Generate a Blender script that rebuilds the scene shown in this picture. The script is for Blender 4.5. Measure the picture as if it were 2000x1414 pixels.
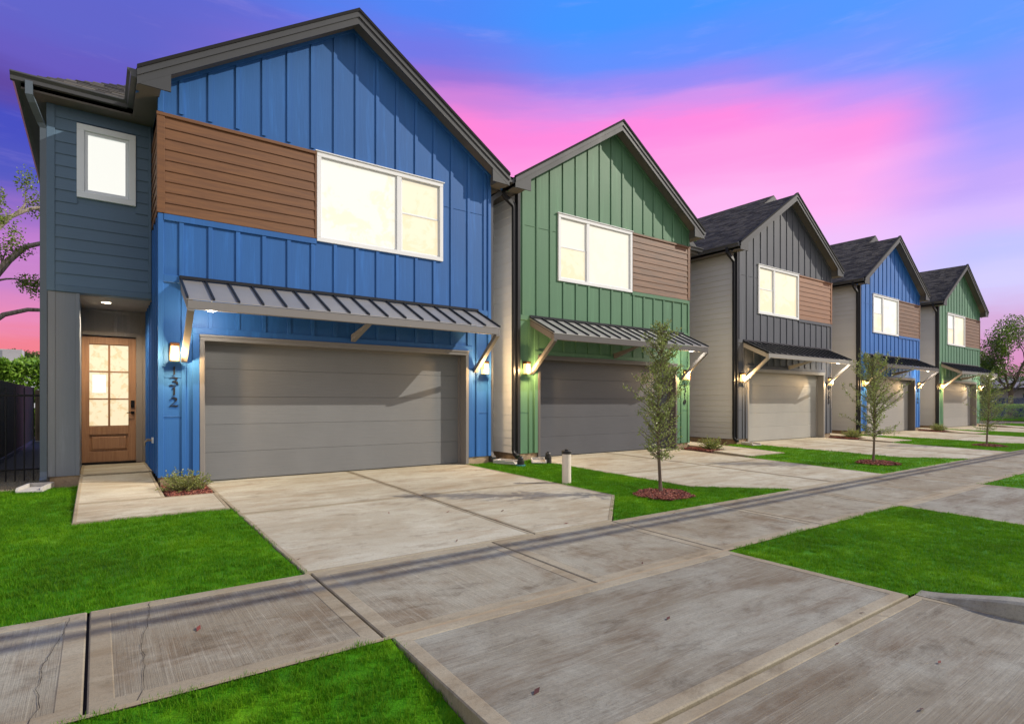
import bpy, bmesh, math, random
from mathutils import Vector, Matrix, noise

random.seed(7)
R = math.radians
for o in list(bpy.data.objects):
    bpy.data.objects.remove(o)
scene = bpy.context.scene
COL = scene.collection

# ------------------------------------------------------------------ camera
HC = 1.33                      # camera height above the garage slab
YAW = R(36.017)                # turned from the facade normal towards the end of the street
cam_d = bpy.data.cameras.new('camera')
cam = bpy.data.objects.new('camera', cam_d)
COL.objects.link(cam)
cam.location = (0, 0, HC)
cam.rotation_euler = (R(90), 0, -YAW)
cam_d.sensor_width = 36.0
cam_d.lens = 36.0 * 1114.0 / 2000.0
cam_d.shift_y = (785.0 - 707.0) / 2000.0
cam_d.clip_start = 0.05
cam_d.clip_end = 3000
scene.camera = cam

# ------------------------------------------------------------------ colour helpers
def s2l(c):
    c = c / 255.0
    return c / 12.92 if c <= 0.04045 else ((c + 0.055) / 1.055) ** 2.4
def rgb(r, g, b):
    return (s2l(r), s2l(g), s2l(b), 1.0)

# ------------------------------------------------------------------ sky and sun
SUN_AZ = R(60)                 # to the right of the facade normal, on the street side
SUN_EL = R(33)
sun_dir = Vector((math.sin(SUN_AZ) * math.cos(SUN_EL), -math.cos(SUN_AZ) * math.cos(SUN_EL), math.sin(SUN_EL)))

world = bpy.data.worlds.new('World')
scene.world = world
world.use_nodes = True
nt = world.node_tree
nt.nodes.clear()
class NB:
    def __init__(s, tree): s.t = tree
    def n(s, typ, **kw):
        nd = s.t.nodes.new(typ)
        for k, v in kw.items(): setattr(nd, k, v)
        return nd
    def l(s, a, b): s.t.links.new(a, b)
    def math(s, op, a, b=None, c=None, clamp=False):
        nd = s.n('ShaderNodeMath', operation=op); nd.use_clamp = clamp
        for i, v in enumerate((a, b, c)):
            if v is None: continue
            if isinstance(v, (int, float)): nd.inputs[i].default_value = v
            else: s.l(v, nd.inputs[i])
        return nd.outputs[0]
    def mrange(s, v, a, b, c=0.0, d=1.0, smooth=True):
        nd = s.n('ShaderNodeMapRange')
        nd.interpolation_type = 'SMOOTHSTEP' if smooth else 'LINEAR'
        s.l(v, nd.inputs[0])
        for i, x in zip((1, 2, 3, 4), (a, b, c, d)): nd.inputs[i].default_value = x
        return nd.outputs[0]
    def mix(s, f, a, b, mode='MIX'):
        nd = s.n('ShaderNodeMix', data_type='RGBA', blend_type=mode)
        for sock, v in ((nd.inputs[0], f), (nd.inputs[6], a), (nd.inputs[7], b)):
            if isinstance(v, (int, float)): sock.default_value = v
            elif isinstance(v, tuple): sock.default_value = v
            else: s.l(v, sock)
        return nd.outputs[2]
    def ramp(s, f, stops, interp='EASE'):
        nd = s.n('ShaderNodeValToRGB')
        cr = nd.color_ramp; cr.interpolation = interp
        while len(cr.elements) < len(stops): cr.elements.new(0.5)
        for e, (p, c) in zip(cr.elements, stops):
            e.position = p; e.color = c
        if f is not None: s.l(f, nd.inputs[0])
        return nd.outputs[0]
    def noise(s, vec, scale, detail=4, rough=0.55, dist=0.0):
        nd = s.n('ShaderNodeTexNoise')
        nd.inputs['Scale'].default_value = scale
        nd.inputs['Detail'].default_value = detail
        nd.inputs['Roughness'].default_value = rough
        nd.inputs['Distortion'].default_value = dist
        if vec is not None: s.l(vec, nd.inputs['Vector'])
        return nd.outputs[0]
    def mapping(s, vec, scale=(1, 1, 1), loc=(0, 0, 0), rot=(0, 0, 0)):
        nd = s.n('ShaderNodeMapping')
        nd.inputs['Scale'].default_value = scale
        nd.inputs['Location'].default_value = loc
        nd.inputs['Rotation'].default_value = rot
        s.l(vec, nd.inputs['Vector'])
        return nd.outputs[0]

b = NB(nt)
tc = b.n('ShaderNodeTexCoord')
dvec = tc.outputs['Generated']
def dot(v):
    nd = b.n('ShaderNodeVectorMath', operation='DOT_PRODUCT')
    b.l(dvec, nd.inputs[0]); nd.inputs[1].default_value = v
    return nd.outputs['Value']
east = dot((math.cos(YAW), -math.sin(YAW), 0))
north = dot((math.sin(YAW), math.cos(YAW), 0))
up = dot((0, 0, 1))
az = b.math('MULTIPLY', b.math('ARCTAN2', east, north), 180 / math.pi)
el = b.math('MULTIPLY', b.math('ARCSINE', up), 180 / math.pi)
stre = b.mapping(dvec, scale=(2.2, 2.2, 9.0), rot=(0.0, 0.0, 0.0))
n1 = b.noise(stre, 1.3, 3, 0.5)
n2 = b.noise(b.mapping(dvec, scale=(3, 3, 26), loc=(3, 1, 2), rot=(0.0, -0.04, 0)), 1.6, 5, 0.6)
elw = b.math('ADD', el, b.math('MULTIPLY', b.math('SUBTRACT', n1, 0.5), 2.6))
elw = b.math('ADD', elw, b.math('MULTIPLY', b.math('SUBTRACT', n2, 0.5), 2.2))
azw = b.math('ADD', az, b.math('MULTIPLY', b.math('SUBTRACT', n1, 0.5), 8.0))
fac = b.math('DIVIDE', elw, 50.0, clamp=True)
def sr(stops):
    return b.ramp(fac, [(e / 50.0, rgb(*c)) for e, c in stops])
L = sr([(0, (240, 105, 118)), (4, (235, 108, 128)), (6.5, (226, 122, 172)), (9, (196, 118, 190)), (12, (190, 114, 196)), (14, (150, 98, 190)), (16.5, (72, 72, 184)), (20, (60, 62, 184)), (22, (88, 54, 152)), (24.5, (98, 80, 186)), (28, (92, 92, 196)), (40, (80, 104, 214))])
C1 = sr([(0, (235, 120, 160)), (12, (240, 160, 220)), (21, (255, 148, 220)), (25.5, (254, 128, 210)), (27.5, (205, 125, 215)), (29.3, (150, 110, 214)), (31.5, (110, 114, 226)), (34.5, (72, 130, 242)), (50, (70, 125, 236))])
C2 = sr([(0, (210, 120, 178)), (9, (212, 188, 244)), (14, (236, 190, 246)), (18, (255, 176, 234)), (22, (255, 150, 222)), (24.8, (252, 132, 218)), (26.6, (205, 140, 232)), (28.4, (142, 132, 240)), (30.5, (92, 138, 248)), (34, (58, 144, 250)), (50, (66, 130, 240))])
C3 = sr([(0, (208, 112, 172)), (5, (208, 150, 200)), (8, (206, 190, 245)), (13, (234, 186, 242)), (18, (255, 168, 232)), (21.8, (252, 140, 220)), (24.4, (188, 142, 240)), (27, (118, 140, 248)), (31, (72, 144, 250)), (50, (66, 130, 240))])
RR = sr([(0, (205, 108, 165)), (4, (205, 125, 185)), (6, (205, 155, 205)), (9, (203, 194, 245)), (11.5, (186, 184, 250)), (14, (208, 176, 246)), (16.5, (188, 156, 241)), (19, (160, 148, 245)), (22, (126, 140, 245)), (27, (86, 145, 248)), (50, (66, 130, 240))])
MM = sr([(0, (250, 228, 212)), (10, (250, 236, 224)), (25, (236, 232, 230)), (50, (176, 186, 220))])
c = b.mix(b.mrange(azw, -34, -9), L, C1)
c = b.mix(b.mrange(azw, -8, 10), c, C2)
c = b.mix(b.mrange(azw, 20, 32), c, C3)
c = b.mix(b.mrange(azw, 30, 40), c, RR)
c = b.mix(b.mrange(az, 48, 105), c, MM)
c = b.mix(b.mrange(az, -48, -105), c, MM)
# thin streaks of cloud
streak = b.mrange(b.noise(b.mapping(dvec, scale=(4, 4, 30), loc=(8, 2, 5), rot=(0.1, -0.2, 0)), 1.8, 6, 0.62), 0.52, 0.8)
c = b.mix(b.math('MULTIPLY', streak, 0.10), c, rgb(240, 200, 245))
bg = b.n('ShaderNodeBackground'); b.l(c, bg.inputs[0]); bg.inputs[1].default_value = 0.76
sky = b.n('ShaderNodeTexSky'); sky.sky_type = 'NISHITA'; sky.sun_disc = False
sky.sun_elevation = SUN_EL
sky.sun_rotation = math.pi - SUN_AZ
bg2 = b.n('ShaderNodeBackground'); b.l(sky.outputs[0], bg2.inputs[0]); bg2.inputs[1].default_value = 0.09
ms = b.n('ShaderNodeMixShader'); ms.inputs[0].default_value = 0.10
b.l(bg.outputs[0], ms.inputs[1]); b.l(bg2.outputs[0], ms.inputs[2])
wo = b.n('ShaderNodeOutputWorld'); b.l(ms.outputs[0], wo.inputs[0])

sun_d = bpy.data.lights.new('sun', 'SUN')
sun_d.energy = 3.0
sun_d.angle = R(0.4)
sun_d.color = (1.0, 0.92, 0.79)
sun = bpy.data.objects.new('sun', sun_d)
COL.objects.link(sun)
sun.location = (20, -20, 25)
sun.rotation_euler = sun_dir.to_track_quat('Z', 'Y').to_euler()

scene.view_settings.view_transform = 'Standard'
scene.view_settings.look = 'None'
scene.view_settings.exposure = 0.57
scene.view_settings.gamma = 1.0
scene.view_settings.use_curve_mapping = False

# ================================================================== materials
MATS = {}
def newmat(name):
    m = bpy.data.materials.new(name); m.use_nodes = True
    t = m.node_tree; t.nodes.clear()
    nb = NB(t)
    out = nb.n('ShaderNodeOutputMaterial')
    p = nb.n('ShaderNodeBsdfPrincipled')
    nb.l(p.outputs[0], out.inputs[0])
    MATS[name] = m
    return m, nb, p, out
def objco(nb): return nb.n('ShaderNodeTexCoord').outputs['Object']
def posco(nb): return nb.n('ShaderNodeNewGeometry').outputs['Position']
def bump(nb, p, h, strength=0.3, dist=0.01):
    nd = nb.n('ShaderNodeBump'); nd.inputs['Strength'].default_value = strength
    nd.inputs['Distance'].default_value = dist
    nb.l(h, nd.inputs['Height']); nb.l(nd.outputs[0], p.inputs['Normal'])

def paint(name, col, rough=0.55, grain='v', var=0.10, gstr=0.35, metallic=0.0, fine=60):
    """painted fibre-cement or metal: wood-embossed relief plus faint weathering"""
    m, nb, p, _ = newmat(name)
    co = posco(nb)
    sc = {'v': (fine, fine, 2.2), 'h': (2.2, fine, fine), 'y': (fine, 2.2, fine), 'n': (8, 8, 8)}[grain]
    g = nb.noise(nb.mapping(co, scale=sc), 1.0, 4, 0.6, 0.4)
    w = nb.noise(nb.mapping(co, scale=(1.3, 1.3, 0.7)), 1.0, 5, 0.6)
    oi = nb.n('ShaderNodeObjectInfo')
    k = nb.math('ADD', nb.math('MULTIPLY', nb.math('SUBTRACT', w, 0.5), var * 2.2),
                nb.math('ADD', nb.math('MULTIPLY', nb.math('SUBTRACT', g, 0.5), var * 1.3),
                        nb.math('MULTIPLY', nb.math('SUBTRACT', oi.outputs['Random'], 0.5), var * 0.9)))
    k = nb.math('ADD', k, 1.0)
    if grain == 'v':
        stk = nb.noise(nb.mapping(co, scale=(7, 7, .45), loc=(2, 0, 5)), 1.0, 6, .7, .3)
        k = nb.math('ADD', k, nb.math('MULTIPLY', nb.mrange(stk, .5, .78), .38))
    p.inputs['Specular IOR Level'].default_value = .28
    vm = nb.n('ShaderNodeVectorMath', operation='SCALE')
    vm.inputs[0].default_value = col[:3]; nb.l(k, vm.inputs['Scale'])
    nb.l(vm.outputs[0], p.inputs['Base Color'])
    nb.l(nb.math('ADD', nb.math('MULTIPLY', nb.math('SUBTRACT', w, 0.5), 0.25), rough), p.inputs['Roughness'])
    p.inputs['Metallic'].default_value = metallic
    bump(nb, p, g, gstr, 0.004)
    return m

def wood(name, c1, c2, rough=0.6, axis='h', rings=5.0, gstr=0.4):
    m, nb, p, _ = newmat(name)
    oi = nb.n('ShaderNodeObjectInfo')
    co = posco(nb)
    add = nb.n('ShaderNodeVectorMath', operation='ADD')
    sh = nb.n('ShaderNodeCombineXYZ')
    nb.l(nb.math('MULTIPLY', oi.outputs['Random'], 30.0), sh.inputs[0]); nb.l(nb.math('MULTIPLY', oi.outputs['Random'], 17.0), sh.inputs[2])
    nb.l(co, add.inputs[0]); nb.l(sh.outputs[0], add.inputs[1])
    sc = {'h': (0.8, 14, 14), 'v': (14, 14, 0.8), 'y': (14, .8, 14)}[axis]
    g = nb.noise(nb.mapping(add.outputs[0], scale=sc), rings / 3, 5, 0.62, 0.9)
    f = nb.noise(nb.mapping(add.outputs[0], scale=tuple(x * 5 for x in sc)), 1.5, 3, 0.6)
    k = nb.mrange(g, 0.32, 0.7)
    col = nb.mix(k, c1, c2)
    col = nb.mix(nb.math('MULTIPLY', nb.mrange(f, .45, .75), 0.35), col, tuple(x * 0.55 for x in c1[:3]) + (1,))
    nb.l(col, p.inputs['Base Color'])
    p.inputs['Roughness'].default_value = rough
    bump(nb, p, f, gstr, 0.004)
    return m

def concrete(name, base, stain, brown, broom=None, amt=1.0):
    m, nb, p, _ = newmat(name)
    co = posco(nb)
    oi = nb.n('ShaderNodeObjectInfo')
    sh = nb.n('ShaderNodeCombineXYZ'); nb.l(nb.math('MULTIPLY', oi.outputs['Random'], 40.0), sh.inputs[2])
    ad = nb.n('ShaderNodeVectorMath', operation='ADD'); nb.l(co, ad.inputs[0]); nb.l(sh.outputs[0], ad.inputs[1])
    v = ad.outputs[0]
    st = (.7, 2.6, 1) if broom != 'y' else (1.9, 1.5, 1)
    big = nb.noise(nb.mapping(v, scale=(0.8, 0.9, 1)), 1.0, 6, 0.62, 0.5)
    mid = nb.noise(nb.mapping(v, scale=st, loc=(5, 2, 0)), 1.25, 9, 0.70, 0.3)
    dark = nb.noise(nb.mapping(v, scale=(1.3, 2.4, 1), loc=(1, 9, 0)), 1.9, 8, 0.74, 0.5)
    fin = nb.noise(v, 55.0, 5, 0.75)
    pit = nb.noise(v, 210.0, 3, 0.7)
    lite = nb.noise(nb.mapping(v, scale=(1.5, 4.0, 1), loc=(7, 3, 0)), 1.4, 6, 0.65)
    dk = tuple(x * 0.45 for x in brown[:3]) + (1,)
    col = nb.mix(nb.mrange(big, 0.36, 0.64), base, stain)
    col = nb.mix(nb.math('MULTIPLY', nb.mrange(mid, 0.42, 0.72), 0.80 * amt), col, brown)
    col = nb.mix(nb.math('MULTIPLY', nb.mrange(lite, 0.50, 0.72), 0.45), col, tuple(min(1, x * 1.22) for x in base[:3]) + (1,))
    col = nb.mix(nb.math('MULTIPLY', nb.mrange(dark, 0.50, 0.74), 0.70 * amt), col, dk)
    h = nb.math('ADD', nb.math('MULTIPLY', fin, 0.6), nb.math('MULTIPLY', pit, 0.5))
    if broom:
        sc = (0.9, 70, 1) if broom == 'x' else (70, 0.9, 1)
        br = nb.noise(nb.mapping(v, scale=sc, rot=(0, 0, 0.03)), 1.0, 5, 0.7, 0.2)
        br2 = nb.noise(nb.mapping(v, scale=tuple(q * 2.6 for q in sc), rot=(0, 0, -0.02)), 1.0, 3, 0.7)
        col = nb.mix(nb.math('MULTIPLY', nb.mrange(br, 0.5, 0.72), 0.36), col, tuple(min(1, x * 1.45) for x in base[:3]) + (1,))
        col = nb.mix(nb.math('MULTIPLY', nb.mrange(br2, 0.52, 0.70), 0.34), col, dk)
        h = nb.math('ADD', h, nb.math('MULTIPLY', nb.math('ADD', br, br2), 1.3))
    col = nb.mix(nb.math('MULTIPLY', nb.mrange(fin, 0.45, 0.68), 0.48), col, tuple(x * 0.55 for x in base[:3]) + (1,))
    col = nb.mix(nb.math('MULTIPLY', nb.mrange(pit, 0.56, 0.70), 0.6), col, dk)
    nb.l(col, p.inputs['Base Color'])
    p.inputs['Roughness'].default_value = 0.88
    p.inputs['Specular IOR Level'].default_value = 0.3
    bump(nb, p, h, 0.6, 0.005)
    return m

def emit(name, col, strength, var=0.0, scale=3.0, gloss=True, col2=None, blinds=0):
    m, nb, p, _ = newmat(name)
    co = posco(nb)
    p.inputs['Base Color'].default_value = (0.12, 0.12, 0.11, 1)
    p.inputs['Roughness'].default_value = 0.08 if gloss else 0.5
    if var or blinds:
        n = nb.noise(co, scale, 7, 0.68, 0.5)
        sz = nb.n('ShaderNodeSeparateXYZ'); nb.l(co, sz.inputs[0])
        n = nb.math('ADD', n, nb.math('MULTIPLY', nb.math('SUBTRACT', 5.15, sz.outputs[2]), .10 if col2 and scale < 3 else 0.0))  # tree reflections painted into the window glow, more of them lower down
        cc = nb.mix(nb.math('MULTIPLY', nb.mrange(n, 0.50, 0.58), var), col, col2 or col)
        if blinds:
            sep = nb.n('ShaderNodeSeparateXYZ'); nb.l(co, sep.inputs[0])
            fr = nb.math('FRACT', nb.math('MULTIPLY', sep.outputs[2], 1 / 0.05))
            cc = nb.mix(nb.math('MULTIPLY', nb.mrange(fr, 0.7, 1.0), 0.18 * blinds), cc, rgb(190, 175, 150))
        nb.l(cc, p.inputs['Emission Color'])
    else:
        p.inputs['Emission Color'].default_value = col
    p.inputs['Emission Strength'].default_value = strength
    return m

def plain(name, col, rough=0.5, metallic=0.0):
    m, nb, p, _ = newmat(name)
    co = posco(nb)
    n = nb.noise(co, 9.0, 5, 0.6)
    nb.l(nb.mix(nb.math('MULTIPLY', nb.mrange(n, .35, .7), 0.35), col, tuple(x * 0.72 for x in col[:3]) + (1,)), p.inputs['Base Color'])
    p.inputs['Roughness'].default_value = rough
    p.inputs['Metallic'].default_value = metallic
    return m

def leafmat(name, c1, c2, trans=0.35):
    m, nb, p, out = newmat(name)
    co = posco(nb)
    n = nb.noise(co, 5.5, 3, 0.6)
    at = nb.n('ShaderNodeAttribute'); at.attribute_name = 'tone'
    k = nb.math('ADD', nb.math('MULTIPLY', nb.mrange(n, .3, .7), .5), nb.math('MULTIPLY', at.outputs['Fac'], .6), clamp=True)
    col = nb.mix(k, c1, c2)
    nb.l(col, p.inputs['Base Color']); p.inputs['Roughness'].default_value = 0.42
    tr = nb.n('ShaderNodeBsdfTranslucent'); nb.l(nb.mix(0.5, col, (0.25, 0.42, 0.04, 1)), tr.inputs[0])
    mx = nb.n('ShaderNodeMixShader'); mx.inputs[0].default_value = trans
    nb.l(p.outputs[0], mx.inputs[1]); nb.l(tr.outputs[0], mx.inputs[2]); nb.l(mx.outputs[0], out.inputs[0])
    return m

BLUE = rgb(43, 95, 158); GREEN = rgb(80, 118, 90); SLATE = rgb(78, 82, 90)
paint('blue_siding', BLUE); paint('green_siding', GREEN); paint('slate_siding', SLATE)
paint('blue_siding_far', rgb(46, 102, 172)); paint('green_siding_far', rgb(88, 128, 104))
paint('entry_siding', rgb(88, 112, 134), grain='h'); paint('entry_panel', rgb(124, 130, 138))
paint('porch_panel', rgb(134, 124, 114))
paint('pale_siding', rgb(220, 224, 228), grain='y', var=0.05); paint('grey_siding', rgb(196, 200, 203), grain='y', var=0.05)
plain('shingle_edge', rgb(22, 22, 22), .95); paint('charcoal_trim', rgb(38, 40, 45), grain='n', rough=0.4); paint('soffit_grey', rgb(98, 94, 90), grain='n'); paint('fascia_grey', rgb(66, 68, 71), grain='n')
paint('gutter_grey', rgb(78, 80, 84), grain='n', rough=0.35); paint('spout_slate', rgb(92, 104, 116), grain='n', rough=0.35)
paint('white_vinyl', rgb(226, 228, 228), grain='n', var=0.03, gstr=0.05, rough=0.35); paint('window_trim', rgb(222, 230, 234), grain='n', var=0.03, gstr=0.1)
wood('brown_plank', rgb(116, 76, 40), rgb(98, 62, 33), gstr=0.3)
wood('stained_plank', rgb(120, 82, 52), rgb(84, 57, 36)); wood('tan_plank', rgb(142, 94, 58), rgb(116, 76, 46))
paint('door_dark_grey', rgb(112, 114, 116), grain='h', var=0.11, gstr=.8); paint('door_charcoal', rgb(80, 82, 88), grain='h', var=0.11, gstr=.8)
paint('door_stone', rgb(150, 149, 144), grain='h', var=0.11, gstr=.8); paint('door_mid_grey', rgb(140, 138, 136), grain='h', var=0.11, gstr=.8)
paint('casing_grey', rgb(122, 119, 117), grain='n', var=.05); paint('casing_dark', rgb(88, 85, 84), grain='n', var=.05); paint('casing_light', rgb(140, 137, 132), grain='n', var=.05)
paint('canopy_metal', rgb(158, 156, 154), grain='n', metallic=0.5, rough=0.38, gstr=0.08); paint('canopy_dark', rgb(40, 40, 43), grain='n', metallic=0.4, rough=0.38, gstr=0.08)
paint('seam_metal', rgb(38, 41, 47), grain='n', metallic=0.3, rough=0.4)
concrete('slab_broom_x', rgb(145, 143, 130), rgb(124, 117, 101), rgb(94, 74, 52), 'x')
concrete('slab_broom_y', rgb(152, 148, 132), rgb(132, 123, 104), rgb(104, 82, 56), 'y')
concrete('slab_drive', rgb(178, 174, 157), rgb(160, 152, 132), rgb(136, 115, 86), None, .85)
concrete('slab_edge', rgb(154, 146, 126), rgb(142, 131, 109), rgb(118, 99, 72), None, .8)
concrete('foundation_concrete', rgb(178, 156, 128), rgb(150, 128, 102), rgb(110, 90, 72), None)
plain('joint_filler', rgb(146, 130, 104), 0.9); plain('joint_dark', rgb(48, 42, 38), 0.95)
plain('soil', rgb(74, 60, 48), 0.95); plain('gravel_base', rgb(122, 114, 96), 0.95); concrete('kerb_concrete', rgb(142, 140, 128), rgb(124, 119, 105), rgb(104, 90, 70), None, .8)
emit('window_glow', rgb(255, 250, 234), 0.65, 0.40, 1.6, True, rgb(248, 226, 178))
emit('window_glow_warm', rgb(255, 240, 208), 0.65, 0.5, 1.6, True, rgb(252, 222, 168))
emit('window_glow_blind', rgb(255, 246, 226), 0.66, 0.15, 1.6, True, rgb(250, 228, 190), blinds=1)
emit('window_glow_cool', rgb(252, 252, 244), 0.63, 0.0)
emit('door_glow', rgb(255, 236, 196), 0.64, 0.8, 7.0, True, rgb(240, 206, 148))
emit('bulb_glow', rgb(255, 220, 130), 12.0, gloss=False); emit('downlight_glow', rgb(255, 236, 200), 9.0, gloss=False)
emit('lamp_glass_glow', rgb(255, 190, 92), 2.6, gloss=True); MATS['lamp_glass_glow'].node_tree.nodes['Principled BSDF'].inputs['Alpha'].default_value = .55
wood('door_wood', rgb(166, 124, 90), rgb(146, 106, 76), axis='v', gstr=.15)
plain('black_metal', rgb(26, 26, 28), 0.4, 0.6); plain('bronze_metal', rgb(62, 44, 32), 0.4, 0.7); plain('brass', rgb(170, 150, 120), 0.3, 0.9)
plain('black_plastic', rgb(30, 30, 33), 0.45); plain('white_pipe', rgb(214, 204, 190), 0.45); plain('teal_plastic', rgb(60, 130, 150), 0.4)
plain('splash_concrete', rgb(176, 174, 170), 0.8); plain('number_black', rgb(22, 26, 34), 0.45, 0.3); emit('paper_glow', rgb(255, 252, 250), .70, gloss=False)  # door notice: light coming through from behind is set as its own emission
wood('fence_wood', rgb(146, 130, 98), rgb(104, 92, 70), axis='v', rough=.8); plain('kick_board', rgb(150, 142, 136), .8)
wood('bark', rgb(120, 104, 90), rgb(78, 66, 56), axis='v', rough=.85); wood('bark_pale', rgb(176, 164, 148), rgb(104, 90, 78), axis='v', rough=.9)
leafmat('young_leaf', rgb(78, 92, 50), rgb(166, 170, 112)); leafmat('bush_leaf', rgb(86, 102, 50), rgb(158, 160, 100))
leafmat('tree_leaf', rgb(66, 92, 30), rgb(146, 160, 60)); leafmat('far_leaf', rgb(34, 54, 20), rgb(80, 104, 34)); leafmat('hedge_leaf', rgb(78, 126, 36), rgb(150, 186, 72))
plain('blue_screen', rgb(34, 52, 106), .7); plain('far_wall', rgb(150, 148, 150), .8); plain('far_roof', rgb(112, 108, 112), .8); plain('white_wall', rgb(206, 214, 222), .7); plain('galvanised', rgb(130, 134, 138), .5, .6)
concrete('cross_street', rgb(176, 168, 160), rgb(160, 152, 144), rgb(140, 126, 112), None)

# shingles: colour per tab
m, nb, p, _ = newmat('shingle')
at = nb.n('ShaderNodeAttribute'); at.attribute_name = 'tone'
sp = nb.noise(posco(nb), 160, 2, .6)
cc = nb.mix(at.outputs['Fac'], rgb(44, 42, 38), rgb(98, 93, 82))
nb.l(nb.mix(nb.math('MULTIPLY', nb.mrange(sp, .4, .7), .4), cc, rgb(104, 102, 102)), p.inputs['Base Color'])
p.inputs['Roughness'].default_value = 0.95
p.inputs['Specular IOR Level'].default_value = 0.1
bump(nb, p, sp, .4, .003)
# mulch
m, nb, p, _ = newmat('mulch_chip')
oi = nb.n('ShaderNodeAttribute'); oi.attribute_name = 'tone'
nb.l(nb.ramp(oi.outputs['Fac'], [(0, rgb(62, 30, 26)), (.4, rgb(108, 48, 38)), (.75, rgb(132, 66, 50)), (1, rgb(168, 116, 92))], 'LINEAR'), p.inputs['Base Color'])
p.inputs['Roughness'].default_value = .8
# grass
def grassmat(name, blade):
    m, nb, p, out = newmat(name)
    co = posco(nb)
    a = nb.noise(co, 0.9, 5, .6, .4); d = nb.noise(co, 6.0, 4, .65)
    k = nb.math('ADD', nb.math('MULTIPLY', a, .62), nb.math('MULTIPLY', d, .38))
    col = nb.ramp(k, [(.33, rgb(46, 98, 3)), (.5, rgb(66, 130, 6)), (.66, rgb(106, 158, 14))], 'LINEAR')
    if blade:
        oi = nb.n('ShaderNodeObjectInfo')
        at = nb.n('ShaderNodeAttribute'); at.attribute_name = 'tone'
        col = nb.mix(nb.math('MULTIPLY', at.outputs['Fac'], .35), col, rgb(150, 178, 52))
        col = nb.mix(nb.math('MULTIPLY', oi.outputs['Random'], .25), col, rgb(26, 84, 6))
    nb.l(col, p.inputs['Base Color']); p.inputs['Roughness'].default_value = .6
    p.inputs['Specular IOR Level'].default_value = .10
    if blade:
        tr = nb.n('ShaderNodeBsdfTranslucent'); nb.l(col, tr.inputs[0])
        mx = nb.n('ShaderNodeMixShader'); mx.inputs[0].default_value = .4
        nb.l(p.outputs[0], mx.inputs[1]); nb.l(tr.outputs[0], mx.inputs[2]); nb.l(mx.outputs[0], out.inputs[0])
    else:
        bump(nb, p, nb.noise(co, 90, 3, .7), 1.0, .02)
grassmat('lawn_base', False); grassmat('grass_blade', True)

# ================================================================== mesh helpers
def tag(o, label=None, cat=None, group=None, kind=None):
    if label: o['label'] = label
    if cat: o['category'] = cat
    if group: o['group'] = group
    if kind: o['kind'] = kind
    return o
def link(o, parent=None):
    COL.objects.link(o)
    if parent is not None: o.parent = parent
    return o
def empty(name, loc, label=None, cat=None, group=None, rz=0.0):
    o = bpy.data.objects.new(name, None); o.empty_display_size = .2
    o.location = loc; o.rotation_euler = (0, 0, rz)
    link(o); return tag(o, label, cat, group)

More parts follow.
